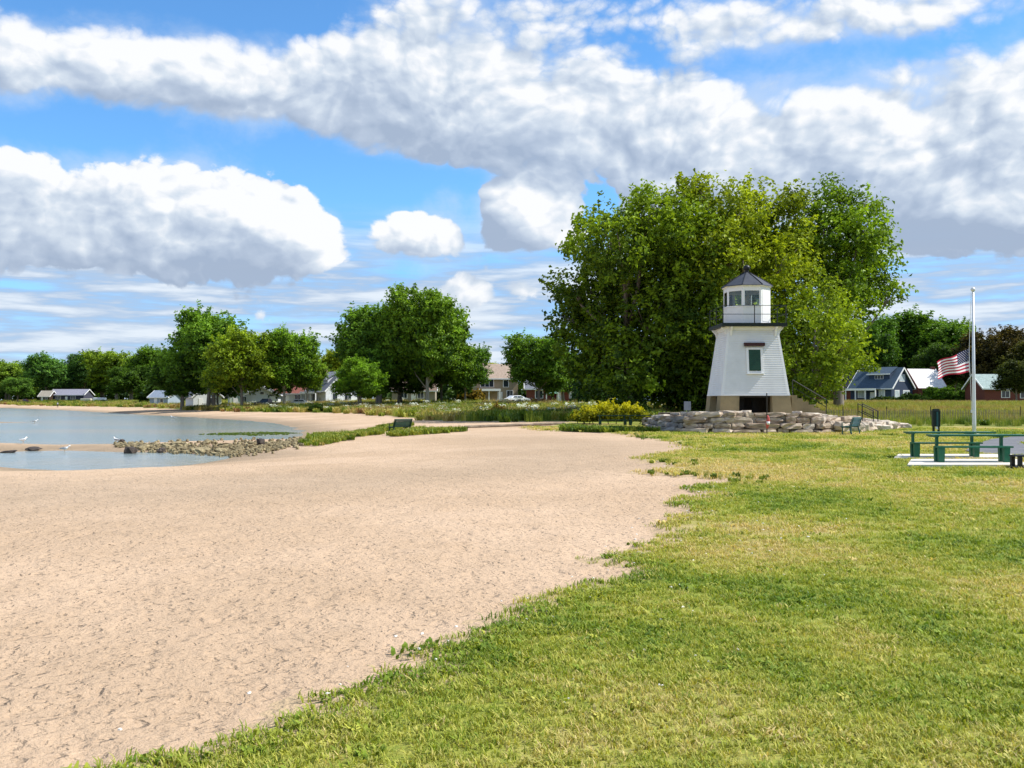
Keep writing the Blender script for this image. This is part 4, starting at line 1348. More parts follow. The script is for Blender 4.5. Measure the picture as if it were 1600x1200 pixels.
STONES = [stone_mesh(srng) for _ in range(12)]
for me in STONES: me.materials.append(M_STONE)
ROCKS = [stone_mesh(srng, 'rock', (2, 2, 2), (0.86, 0.70), 0.075) for _ in range(8)]
for me in ROCKS: me.materials.append(M_ROCK)

WALL_PX = [(1004, 663.5, 0.45), (1014, 669, 0.75), (1040, 674, 0.98), (1080, 676.5, 1.06), (1140, 677.5, 1.10), (1220, 677.5, 1.10), (1285, 677.5, 1.0), (1335, 676, 0.82), (1378, 673.5, 0.55), (1413, 670.5, 0.30)]
WALL = [(at_z(px, py, 0).x, at_z(px, py, 0).y, zt) for px, py, zt in WALL_PX]
NO_GRASS.append([(a, b) for a, b, _ in WALL] + [(WALL[-1][0] - 1, 67), (WALL[0][0] + 3, 72)])

def stone_wall():
    rng = random.Random(8)
    root = empty('stone_wall', (LX, WALL[4][1], 0), 0, 'dry-laid terrace wall of flat tan limestone blocks around the lighthouse', 'stone wall')
    ox, oy = LX, WALL[4][1]
    seg = []
    acc = 0
    for (a, b) in zip(WALL[:-1], WALL[1:]):
        l = math.hypot(b[0] - a[0], b[1] - a[1])
        seg.append((acc, l, a, b)); acc += l
    def at(s):
        for s0, l, a, b in seg:
            if s <= s0 + l or (s0, l, a, b) == seg[-1]:
                t = (s - s0) / l
                return (a[0] + (b[0] - a[0]) * t, a[1] + (b[1] - a[1]) * t, a[2] + (b[2] - a[2]) * t, math.atan2(b[1] - a[1], b[0] - a[0]))
    total = acc
    # bottom course to cap, each set back a little
    z = -0.06
    for c, ch in enumerate((0.30, 0.30, 0.34, 0.24)):
        s = rng.uniform(0, 0.4)
        while s < total - 0.2:
            ln = rng.choice((0.5, 0.7, 0.9, 1.2, 1.6, 2.1)) * rng.uniform(0.85, 1.15)
            x, y, zt, an = at(min(total, s + ln / 2))
            if z + ch * 0.6 < zt:
                nx, ny = -math.sin(an), math.cos(an)
                back = 0.30 + c * 0.15 + rng.uniform(-0.09, 0.09)
                me = rng.choice(STONES)
                o = link('stone', me, root)
                hh = ch * rng.uniform(0.9, 1.16)
                o.location = (x + nx * back - ox, y + ny * back - oy, z + hh / 2)
                o.scale = (ln * 0.98, rng.uniform(0.55, 0.85), hh)
                o.rotation_euler = (rng.uniform(-.05, .05), rng.uniform(-.05, .05), an + rng.uniform(-.1, .1))
                right = x > 21.5
                m = M_STONE_P if (right and rng.random() < 0.75) or rng.random() < 0.16 else (M_STONE_G if x < 9.5 and rng.random() < .7 else M_STONE)
                o.material_slots[0].link = 'OBJECT'; o.material_slots[0].material = m
            s += ln + rng.uniform(0.0, 0.05)
        z += ch
    # cap slabs and loose pieces lying on the terrace edge, and tumbled blocks at the low right-hand end
    for i in range(34):
        s = rng.uniform(0.12, 0.78) * total
        x, y, zt, an = at(s)
        nx, ny = -math.sin(an), math.cos(an)
        b = rng.uniform(0.7, 1.7)
        o = link('stone', rng.choice(STONES), root)
        hh = rng.uniform(0.12, 0.2)
        o.location = (x + nx * b - ox, y + ny * b - oy, zt - 0.02 + hh / 2)
        o.scale = (rng.uniform(0.4, 1.2), rng.uniform(0.35, 0.6), hh)
        o.rotation_euler = (0, 0, an + rng.uniform(-.5, .5))
        o.material_slots[0].link = 'OBJECT'; o.material_slots[0].material = M_STONE_P
    for i in range(72):
        s = rng.uniform(0.72, 1.0) * total
        x, y, zt, an = at(s)
        nx, ny = -math.sin(an), math.cos(an)
        b = rng.uniform(-0.1, 2.6)
        o = link('stone', rng.choice(STONES), root)
        hh = rng.uniform(0.25, 0.5)
        o.location = (x + nx * b - ox, y + ny * b - oy, hh * 0.35 + max(0, b) * 0.12 + (zt - 0.3) * 0.35)
        o.scale = (rng.uniform(0.45, 1.0), rng.uniform(0.4, 0.7), hh)
        o.rotation_euler = (rng.uniform(-.2, .2), rng.uniform(-.2, .2), rng.uniform(0, 3.14))
        o.material_slots[0].link = 'OBJECT'; o.material_slots[0].material = M_STONE_P
    # terrace fill behind the stones
    inner = []
    n = len(WALL)
    for i, (x, y, zt) in enumerate(WALL):
        a, b = WALL[max(0, i - 1)], WALL[min(n - 1, i + 1)]
        an = math.atan2(b[1] - a[1], b[0] - a[0])
        inner.append((x - math.sin(an) * 0.55, y + math.cos(an) * 0.55, min(zt, 1.07) - 0.10))
    back = [(WALL[-1][0] - 1.5, 66.5, 0.45), (LX + 3.5, 68, 1.0), (LX - 3.5, 68, 0.97), (WALL[0][0] + 2.0, 71.5, 0.5)]
    ring = inner + back
    q = MB()
    c = (LX, 58.5, LZ - 0.012)
    N_ = len(ring)
    vs = [c] + ring + [(x, y, -0.3) for x, y, _ in ring]
    # flat pad under the lighthouse, then falling to the rim
    padv = [(LX + 2.6 * math.cos(t), LY + 0.2 + 2.6 * math.sin(t), LZ - 0.012) for t in np.linspace(0, 2 * math.pi, 24, endpoint=False)]
    fs = [(0, 1 + i, 1 + (i + 1) % N_) for i in range(N_)] + [(1 + i, 1 + N_ + i, 1 + N_ + (i + 1) % N_, 1 + (i + 1) % N_) for i in range(N_)]
    q.add(vs, fs)
    tag(q.build('terrace', mat('terrace_gravel', (0.33, 0.29, 0.23), 0.95, 0.25, 4, 0.03, 20)), 'gravelled terrace top under the lighthouse', None, None, 'structure')

def rock_spit():
    rng = random.Random(12)
    pts = [(180, 699), (230, 701), (290, 702.5), (340, 706), (385, 705), (430, 703), (475, 701), (520, 696)]
    wid = [1.5, 3.2, 4.2, 6.5, 7, 5, 4, 2.5]
    # countable rocks
    n = 0
    grp = 'rocks along the stony spit'
    for i in range(105):
        t = rng.random() ** 0.85 * (len(pts) - 1.001)
        k = int(t); f = t - k
        px = pts[k][0] * (1 - f) + pts[k + 1][0] * f
        py = pts[k][1] * (1 - f) + pts[k + 1][1] * f + rng.gauss(0, 0.45) * (wid[k] * (1 - f) + wid[k + 1] * f)
        p = at_z(px, py, -0.62)
        me = rng.choice(ROCKS)
        o = link('rock', me)
        s = rng.uniform(0.16, 0.44) * (1.15 - 0.55 * max(0, (px - 330) / 190))
        h = s * rng.uniform(0.35, 0.6)
        o.scale = (s * rng.uniform(0.9, 1.5), s, h)
        o.location = (p.x, p.y, max(hz(p.x, p.y), WATER_Z - 0.03) + h * 0.16)
        o.rotation_euler = (rng.uniform(-.3, .3), rng.uniform(-.3, .3), rng.uniform(0, 6.28))
        tag(o, 'pale olive-tan rock among the many on the stony spit', 'rock', grp)
    # singled-out boulders
    for px, py, w, h, m, lb in ((204, 707, 0.62, 0.42, M_ROCK_D, 'large dark brown boulder at the water side of the spit tip'), (408, 704, 0.42, 0.40, M_ROCK_D, 'upright dark red-brown boulder near the right end of the spit'),
                                (253, 706, 0.45, 0.28, M_ROCK_D, 'low dark boulder in the water along the spit'), (312, 708, 0.6, 0.3, M_ROCK, 'broad tan boulder at the front of the spit'),
                                (190, 697.5, 0.35, 0.25, M_ROCK_D, 'small dark boulder at the far tip of the spit'), (52, 703, 0.7, 0.12, M_ROCK_D, 'flat dark rock on the mud bar left of the spit'), (12, 706, 0.8, 0.14, M_ROCK_D, 'flat dark rock on the mud bar at the left edge')):
        p = at_z(px, py, -0.66)
        o = link('boulder', rng.choice(ROCKS))
        o.scale = (w, w * 0.8, h)
        o.location = (p.x, p.y, max(hz(p.x, p.y), WATER_Z - 0.05) + h * 0.38)
        o.rotation_euler = (0.1, -0.1, rng.uniform(0, 6))
        o.material_slots[0].link = 'OBJECT'; o.material_slots[0].material = m
        tag(o, lb, 'boulder')
    # the small stones between
    P, S_, I = [], [], []
    for i in range(1300):
        t = rng.random() * (len(pts) - 1.001)
        k = int(t); f = t - k
        px = pts[k][0] * (1 - f) + pts[k + 1][0] * f
        py = pts[k][1] * (1 - f) + pts[k + 1][1] * f + rng.gauss(0, 0.5) * (wid[k] * (1 - f) + wid[k + 1] * f)
        p = at_z(px, py, -0.62)
        P.append((p.x, p.y)); S_.append(rng.uniform(0.04, 0.20)); I.append(rng.randrange(len(ROCKS)))
    P = np.array(P)
    zz = np.maximum(height(P[:, 0], P[:, 1]), WATER_Z - 0.04) + 0.02
    scatter('small_stones', np.column_stack([P, zz]), S_, np.random.default_rng(4).uniform(0, 6.28, len(P)), I, np.full(len(P), 0.5), ROCKS, 'small stones and cobbles filling the spit', 'stones')

# ------------------------------------------------------------------ park furniture
def picnic_table(label, loc, rz, m, group, over=0.45):
    """a bench with a table top carried on posts behind it"""
    root = empty('picnic_table', loc, rz, label, 'picnic table', group)
    Lb = 2.1
    for i in range(3):
        y = -0.16 + i * 0.19
        q = MB(); q.box(-Lb / 2 + 0.02, Lb / 2 + over, y - 0.088, y + 0.088, 0.715, 0.76); q.build('plank', m, root)
    for k in range(2):
        y = -0.46 + k * 0.16
        q = MB(); q.box(-Lb / 2, Lb / 2, y - 0.074, y + 0.074, 0.405, 0.45); q.build('seat_plank', m, root)
    for x in (-Lb / 2 + 0.12, Lb / 2 - 0.16):
        for y, wd in ((-0.44, 0.075), (-0.16, 0.06)):
            q = MB()
            q.loft([[(x - wd, y - 0.05, 0.0), (x + wd, y - 0.05, 0.0), (x + wd, y + 0.05, 0.0), (x - wd, y + 0.05, 0.0)],
                    [(x - wd * 1.15, y - 0.06, 0.403), (x + wd * 1.15, y - 0.06, 0.403), (x + wd * 1.15, y + 0.06, 0.403), (x - wd * 1.15, y + 0.06, 0.403)]])
            q.build('leg', m, root)
        q = MB(); q.box(x - 0.035, x + 0.035, -0.20, -0.12, 0.404, 0.686); q.build('table_post', m, root)
        q = MB(); q.bar((x, -0.385, 0.34), (x, -0.215, 0.34), 0.06, 0.08); q.build('crossbar', m, root)
        q = MB(); q.bar((x, -0.24, 0.700), (x, 0.30, 0.700), 0.07, 0.028); q.build('top_bearer', m, root)
    return root

def park_bench(label, loc, rz, m, group):
    root = empty('park_bench', loc, rz, label, 'bench', group)
    W = 1.5
    for i in range(5):
        y = -0.04 - i * 0.095
        q = MB(); q.box(-W / 2, W / 2, y - 0.04, y + 0.04, 0.42, 0.455); q.build('seat_slat', m, root)
    for i in range(6):
        z0 = 0.46 + i * 0.078
        y0 = 0.02 + (z0 - 0.46) * 0.32
        q = MB(); q.bar((-W / 2, y0, z0 + 0.035), (W / 2, y0, z0 + 0.035), 0.025, 0.068, (0, -0.3, 1)); q.build('back_slat', m, root)
    for x in (-W / 2 + 0.08, W / 2 - 0.08):
        q = MB(); q.bar((x, -0.40, 0), (x, -0.36, 0.42), 0.05, 0.05); q.build('leg', m, root)
        q = MB(); q.bar((x, 0.10, 0), (x, 0.0, 0.42), 0.05, 0.05); q.build('leg', m, root)
        q = MB(); q.bar((x, -0.44, 0.40), (x, 0.03, 0.40), 0.05, 0.04); q.bar((x, 0.045, 0.40), (x, 0.20, 0.90), 0.05, 0.03); q.build('side_frame', m, root)
        q = MB(); q.bar((x, -0.42, 0.64), (x, 0.08, 0.66), 0.05, 0.03); q.bar((x, -0.40, 0.43), (x, -0.40, 0.64), 0.04, 0.04); q.build('armrest', m, root)
    return root

def concrete_pad(name, label, pxs):
    pts = [at_z(px, py, 0.0) for px, py in pxs]
    z = max(hz(p.x, p.y) for p in pts) + 0.06
    poly = [(p.x, p.y) for p in pts]
    NO_GRASS.append(poly)
    q = MB(); q.prism(poly, z - 0.3, z)
    tag(q.build(name, M_PAD), label, None, None, 'structure')
    return z

def furniture():
    zn = concrete_pad('table_pad', 'pale concrete pad under the nearer green picnic table', [(1418, 730.5), (1606, 730.5), (1590, 721.0), (1424, 721.0)])
    zf = concrete_pad('table_pad', 'pale concrete pad under the farther green picnic table', [(1397, 718.5), (1592, 718.5), (1580, 713), (1404, 713)])
    D = 27.3
    picnic_table('nearer green picnic table on the front concrete pad', (X(1510, D), D, zn), 0.0, M_GREEN, 'green picnic tables on the pads', 0.6)
    D = 29.8
    picnic_table('farther green picnic table on the rear concrete pad', (X(1469, D), D, zf), 0.0, M_GREEN, 'green picnic tables on the pads', 0.55)
    g = 'dark picnic tables by the yellow bush'
    M_DG = mat('dark_green_paint', (0.008, 0.04, 0.028), 0.5, 0.2)
    for px, lb in ((956, 'dark green picnic table in front of the yellow flowering bush'), (1003, 'dark green picnic table beside the left end of the stone wall')):
        D = 69.0
        x = X(px, D)
        picnic_table(lb, (x, D, hz(x, D)), 0.1, M_DG, g)
    # benches look out to the water
    D = 50.0; x = X(1334, D)
    park_bench('teal park bench facing away in front of the stone wall', (x, D, hz(x, D) + 0.01), R(233), M_TEAL, 'park benches')
    D = 58.5; x = X(628, D)
    park_bench('dark green park bench alone on the sand facing the lake', (x, D, hz(x, D)), R(230), mat('bench_dark_green', (0.010, 0.04, 0.022), 0.5, 0.2), 'park benches')
    # low dark bench cut by the right edge
    D = 25.4; x = X(1625, D)
    root = empty('low_bench', (x, D, hz(x, D)), 0.05, 'low black bench cut off by the right edge beside the pads', 'bench')
    for i in range(3):
        q = MB(); q.box(-0.75, 0.75, -0.2 + i * 0.14, -0.08 + i * 0.14, 0.33, 0.37); q.build('seat_slat', M_BLACK, root)
    for sx in (-0.66, 0.66):
        for sy in (-0.16, 0.18):
            q = MB(); q.box(sx - 0.05, sx + 0.05, sy - 0.04, sy + 0.04, 0, 0.328); q.build('leg', M_BLACK, root)
        q = MB(); q.box(sx - 0.16, sx + 0.16, -0.26, 0.28, 0.0, 0.07); q.build('foot', M_BLACK, root)
    # asphalt path
    pp = [(1508, 706), (1522, 697), (1548, 688), (1580, 684), (1620, 682), (1760, 679), (1900, 678), (1900, 685), (1700, 687), (1612, 690), (1592, 693.5), (1610, 698), (1700, 703), (1900, 706), (1900, 722), (1700, 718), (1600, 712.5), (1540, 711)]
    poly = [(at_z(a, b).x, at_z(a, b).y) for a, b in pp]
    NO_GRASS.append(poly)
    me = MB()
    me.prism(poly, -0.15, 0.055)
    tag(me.build('path', M_ASPH), 'grey asphalt path curving behind the picnic tables', None, None, 'structure')
    # dark box on two posts
    D = 50.5; x = X(1462, D); z = hz(x, D)
    root = empty('post_box', (x, D, z), 0.0, 'tall narrow dark green box on two posts behind the picnic tables', 'post box')
    mg = mat('dark_box', (0.006, 0.016, 0.014), 0.5, 0.2)
    for sx in (-0.13, 0.13):
        q = MB(); q.box(sx - 0.045, sx + 0.045, -0.05, 0.05, -0.05, 1.35); q.build('post', mg, root)
    q = MB(); q.loft([[(-0.19, -0.1, 0.42), (0.19, -0.1, 0.42), (0.19, 0.1, 0.42), (-0.19, 0.1, 0.42)], [(-0.19, -0.1, 1.25), (0.19, -0.1, 1.25), (0.19, 0.1, 1.25), (-0.19, 0.1, 1.25)], [(-0.08, -0.08, 1.36), (0.08, -0.08, 1.36), (0.08, 0.08, 1.36), (-0.08, 0.08, 1.36)]])
    q.build('box', mg, root)
    q = MB(); q.box(-0.02, 0.07, -0.125, -0.101, 0.46, 1.2); q.build('panel_strip', mat('box_strip', (0.02, 0.09, 0.10), 0.5), root)
    q = MB(); q.loft([[(-0.08, -0.12, 0.40), (0.04, -0.12, 0.42), (0.04, -0.05, 0.42), (-0.08, -0.05, 0.40)], [(-0.04, -0.12, 0.3), (0.06, -0.12, 0.26), (0.06, -0.06, 0.26), (-0.04, -0.06, 0.3)]]); q.build('white_bag', M_WHITE, root)
    # grey sign on a post, left of the lighthouse
    D = 62.0; x = X(1074, D)
    root = empty('sign', (x, D, 0.75), R(-15), 'small grey sign on a post at the left of the lighthouse', 'sign')
    q = MB(); q.box(-0.03, 0.03, -0.02, 0.02, -0.2, 0.95); q.build('post', M_DARK, root)
    q = MB(); q.box(-0.22, 0.22, -0.04, -0.021, 0.42, 1.0); q.build('panel', mat('sign_back', (0.22, 0.25, 0.29), 0.6), root)
    # small flag on a thin pole before the terrace wall
    D = 51.2; x = X(1198, D); z = hz(x, D)
    root = empty('garden_flag', (x, D, z), 0, 'small furled red and white flag on a dark thin pole before the wall', 'flag')
    q = MB(); q.tube([(0, 0, -0.1), (0, 0, 2.2)], 0.03, 8); q.build('pole', M_DARK, root)
    mr = mat('faded_red_cloth', (0.50, 0.10, 0.09), 0.9, 0.2)
    q = MB()
    rg = []
    for i, (zz, w, o) in enumerate(((1.02, 0.03, 0.03), (0.9, 0.06, 0.06), (0.72, 0.09, 0.06), (0.55, 0.1, 0.03), (0.42, 0.07, 0.02), (0.30, 0.03, 0.0))):
        rg.append([(o + w * math.cos(t) * 1.1, w * 0.6 * math.sin(t) - 0.03, zz) for t in np.linspace(0, 2 * math.pi, 9)[:-1]])
    q.loft(rg); c = q.build('cloth', mr, root, True)
    q = MB(); q.loft([[(0.05 + 0.10 * math.cos(t), 0.075 * math.sin(t) - 0.035, zz) for t in np.linspace(0, 2 * math.pi, 9)[:-1]] for zz in (0.52, 0.68)]); q.build('white_stripe', M_WHITE, c, True)
    # iron handrail beside the terrace steps on the right
    D = 58.0; x = X(1347, D)
    root = empty('handrail', (x, D, 0.62), R(-4), 'black iron handrail for the steps at the right of the stone terrace', 'handrail')
    for y in (0, 0.9):
        for (xa, za, ht) in ((0, 0.0, 1.0), (0.92, -0.45, 1.0)):
            q = MB(); q.tube([(xa, y, za - 0.25), (xa, y, za + ht)], 0.03, 6); q.build('post', M_BLACK, root)
        q = MB(); q.tube([(0, y, 1.0), (0.92, y, 0.55)], 0.03, 6); q.build('rail', M_BLACK, root)
        q = MB(); q.tube([(0, y, 0.55), (0.92, y, 0.1)], 0.025, 6); q.build('rail', M_BLACK, root)

# ------------------------------------------------------------------ flagpole and flag
def flagpole():
    D = 50.0; x = X(1521.5, D); z = hz(x, D)
    root = empty('flagpole', (x, D, z), 0, 'tall white metal flagpole standing on the lawn at the right', 'flagpole')
    ht = 7.45
    q = MB(); q.tube([(0, 0, -0.2), (0, 0, 0.6), (0, 0, 3.0), (0, 0, ht)], [0.10, 0.10, 0.085, 0.05], 14); q.build('pole', M_POLE, root, True)
    q = MB(); q.tube([(0, 0, ht), (0, 0, ht + 0.05), (0, 0, ht + 0.14), (0, 0, ht + 0.22), (0, 0, ht + 0.25)], [0.03, 0.09, 0.12, 0.08, 0.01], 12); q.build('ball_finial', M_POLE, root, True)
    q = MB(); q.tube([(0, 0, 0.0), (0, 0, 0.06), (0, 0, 0.1)], [0.28, 0.25, 0.12], 14); q.build('base_collar', M_POLE, root, True)
    q = MB(); q.tube([(-0.13, -0.02, 1.2), (-0.20, -0.03, 3.2), (-0.24, -0.03, 4.4), (-0.10, 0, ht - 0.05)], 0.012, 5); q.build('halyard', M_WHITE, root)
    q = MB(); q.box(-0.15, -0.06, -0.05, 0.05, 1.15, 1.3); q.build('cleat', M_POLE, root)
    # flag at half-staff: 13 stripes, canton, stars
    f = empty('flag', (x - 0.26, D - 0.04, z + 3.27), 0, 'flag with red and white stripes and blue starred canton flying at half-staff', 'flag')
    fly, hoist = 1.95, 1.22
    NXc, NS = 30, 13
    def P(s, t, off=0.0):      # s along the fly, t down the hoist
        px = -1.95 * s
        py = 0.13 * s ** 0.6 * math.sin(s * 8.5 + t * 1.8) - 0.75 * s
        pz = hoist * (1 - t) * (1 - 0.32 * s) - 0.33 * s + 0.07 * s * math.sin(s * 8.5 + 0.8 + t * 2.0)
        return (px + 0.05 * s * math.sin(t * 5), py - off, pz)
    mw = mat('flag_white', (0.84, 0.82, 0.83), 0.9, 0.05); mr = mat('flag_red', (0.42, 0.02, 0.05), 0.9, 0.1); mb = mat('flag_blue', (0.012, 0.014, 0.065), 0.9, 0.1)
    CX = 12
    for k in range(NS):
        i0 = CX if k < 7 else 0
        q = MB()
        vs, fs = [], []
        for i in range(i0, NXc + 1):
            vs += [P(i / NXc, k / NS), P(i / NXc, (k + 1) / NS)]
        for i in range(NXc - i0):
            fs.append((2 * i, 2 * i + 1, 2 * i + 3, 2 * i + 2))
        q.add(vs, fs).build('stripe', mr if k % 2 == 0 else mw, f, True)
    q = MB(); vs, fs = [], []
    for i in range(CX + 1):
        for k in range(8):
            vs.append(P(i / NXc, k / NS))
    for i in range(CX):
        for k in range(7):
            fs.append((i * 8 + k, i * 8 + k + 1, (i + 1) * 8 + k + 1, (i + 1) * 8 + k))
    canton = q.add(vs, fs).build('canton', mb, f, True)
    q = MB()
    for row in range(9):
        nst = 6 if row % 2 == 0 else 5
        for c in range(nst):
            s0 = (CX / NXc) * ((c + (0.5 if row % 2 == 0 else 1.0)) / 6.0)
            t0 = (7 / 13) * (row + 0.7) / 9.4
            for off in (0.004, -0.004):
                vs = []
                for j in range(10):
                    r = 0.030 if j % 2 == 0 else 0.012
                    a = math.pi / 2 + j * math.pi / 5
                    vs.append(P(s0 + r * math.cos(a) / fly, t0 - r * math.sin(a) / hoist, off))
                q.add(vs, [tuple(range(10)) if off > 0 else tuple(reversed(range(10)))])
    q.build('stars', mw, canton)
    q = MB(); vs = [P(0, k / 13) for k in range(14)]
    q.tube([(0.012, p[1], p[2]) for p in vs], 0.02, 6); q.build('heading', mw, f)

# ------------------------------------------------------------------ houses
def house(label, px, D, w, d, wall_h, ridge_h, rz, wall, roof, trim, windows=(), door=None, porch=None, chimney=None, dormer=None, name='house', group=None, over=0.45, pale_pane=False):
    x = X(px, D)
    z = hz(x, D) - 0.05
    root = empty(name, (x, D, z), rz, label, 'house', group)
    q = MB()
    y0, y1 = -d / 2, d / 2
    prof = [(-w / 2, -0.4), (w / 2, -0.4), (w / 2, wall_h), (0, ridge_h), (-w / 2, wall_h)]
    vs = [(a, y0, b) for a, b in prof] + [(a, y1, b) for a, b in prof]
    q.add(vs, [(0, 1, 2, 3, 4), (9, 8, 7, 6, 5)] + [(i, 5 + i, 5 + (i + 1) % 5, (i + 1) % 5) for i in range(5)])
    q.build('wall', wall, root)
    sl = (ridge_h - wall_h) / (w / 2)
    th = 0.18
    rf = MB()
    for s in (-1, 1):
        ex = w / 2 + over
        ez = wall_h - sl * over
        a = [(0.0, ridge_h + 0.03), (s * ex, ez + 0.03), (s * ex, ez + 0.03 + th), (0.0, ridge_h + 0.03 + th)]
        vs = [(p, y0 - over, r) for p, r in a] + [(p, y1 + over, r) for p, r in a]
        fs = [(0, 1, 2, 3), (7, 6, 5, 4), (0, 4, 5, 1), (1, 5, 6, 2), (2, 6, 7, 3)]
        rf.add(vs, fs if s > 0 else [tuple(reversed(f)) for f in fs])
    ro = rf.build('roof', roof, root)
    for s in (-1, 1):
        for yy in (y0 - over - 0.06, y1 + over + 0.06):
            fb = MB()
            fb.bar((0, yy, ridge_h + 0.08), (s * (w / 2 + over), yy, wall_h - sl * over + 0.08), 0.1, 0.30)
            fb.build('bargeboard', trim, root)
        fb = MB(); fb.box(s * (w / 2 + over) - 0.05 + s * 0.06, s * (w / 2 + over) + 0.05 + s * 0.06, y0 - over, y1 + over, wall_h - sl * over - 0.02, wall_h - sl * over + 0.2); fb.build('gutter', trim, root)
    faces = {'S': (Vector((0, y0, 0)), Vector((1, 0, 0)), Vector((0, -1, 0))), 'W': (Vector((-w / 2, 0, 0)), Vector((0, -1, 0)), Vector((-1, 0, 0))), 'E': (Vector((w / 2, 0, 0)), Vector((0, 1, 0)), Vector((1, 0, 0)))}
    def slab(fc, u0, u1, z0, z1, n0, n1):
        o, t, n = faces[fc]
        Pn = lambda u, nn, zz: tuple(o + t * u + n * nn + Vector((0, 0, zz)))
        return MB().add([Pn(u0, n0, z0), Pn(u1, n0, z0), Pn(u1, n1, z0), Pn(u0, n1, z0), Pn(u0, n0, z1), Pn(u1, n0, z1), Pn(u1, n1, z1), Pn(u0, n1, z1)],
                        [(0, 1, 2, 3), (4, 7, 6, 5), (0, 4, 5, 1), (1, 5, 6, 2), (2, 6, 7, 3), (3, 7, 4, 0)])
    for (fc, u, zz, ww, hh, panes) in windows:
        wd = slab(fc, u - ww / 2 - 0.1, u + ww / 2 + 0.1, zz - 0.1, zz + hh + 0.12, -0.02, 0.05).build('window', trim, root)
        for k in range(panes):
            a = u - ww / 2 + ww * k / panes
            slab(fc, a + 0.04, a + ww / panes - 0.04, zz, zz + hh, 0.051, 0.062).build('pane', M_PANE_PALE if pale_pane else M_GLASSDARK, wd)
    if door:
        fc, u = door[:2]
        dm = door[2] if len(door) > 2 else trim
        dd = slab(fc, u - 0.5, u + 0.5, -0.1, 2.1, -0.02, 0.06).build('door', dm, root)
        slab(fc, u + 0.36, u + 0.42, 0.95, 1.05, 0.06, 0.11).build('handle', M_BLACK, dd)
    if porch:
        fc, u0, u1, dep, zt_ = porch
        pr = slab(fc, u0, u1, zt_, zt_ + 0.22, 0.0, dep).build('porch_roof', roof, root)
        slab(fc, u0 - 0.02, u1 + 0.02, zt_ - 0.25, zt_ + 0.18, dep + 0.002, dep + 0.08).build('fascia', trim, pr)
        slab(fc, u0, u1, -0.4, 0.25, 0.0, dep).build('porch_floor', M_CONC, root)
        n = max(2, int((u1 - u0) / 2.0) + 1)
        for k in range(n):
            uu = u0 + 0.15 + (u1 - u0 - 0.3) * k / (n - 1)
            slab(fc, uu - 0.1, uu + 0.1, 0.2, zt_ - 0.24, dep - 0.25, dep - 0.05).build('porch_post', trim, root)
    if chimney:
        cx, cy, ch, cm = chimney
        q = MB(); q.box(cx - 0.35, cx + 0.35, cy - 0.4, cy + 0.4, wall_h, ridge_h + ch); q.build('chimney', cm, ro)
    if dormer:      # shed dormer on the -X slope
        dy0, dy1, dz0, dz1, out_ = dormer
        xs = -(w / 2) * (ridge_h - dz0) / (ridge_h - wall_h)
        q = MB()
        vs = []
        for yy in (dy0, dy1):
            vs += [(xs, yy, dz0), (xs, yy, dz1), (-0.1, yy, ridge_h + 0.0), (-0.1, yy, dz0)]
        q.add(vs, [(0, 1, 2, 3), (7, 6, 5, 4), (0, 4, 5, 1)]); q.build('dormer', wall, ro)
        q = MB(); q.bar((xs - 0.4, (dy0 + dy1) / 2, dz1 - 0.02), (0.05, (dy0 + dy1) / 2, ridge_h + 0.30), dy1 - dy0 + 0.6, 0.14); q.build('dormer_roof', roof, root)
        q = MB(); q.box(xs - 0.47, xs - 0.40, dy0 - 0.3, dy1 + 0.3, dz1 - 0.14, dz1 + 0.1); q.build('dormer_fascia', trim, root)
        wn = MB().box(xs - 0.05, xs + 0.01, (dy0 + dy1) / 2 - 1.0, (dy0 + dy1) / 2 + 1.0, dz0 + 0.15, dz1 - 0.2).build('dormer_window', trim, root)
        for k in range(3):
            a = (dy0 + dy1) / 2 - 0.95 + k * 0.64
            MB().box(xs - 0.065, xs - 0.051, a + 0.03, a + 0.6, dz0 + 0.22, dz1 - 0.27).build('pane', M_GLASSDARK, wn)
    return root

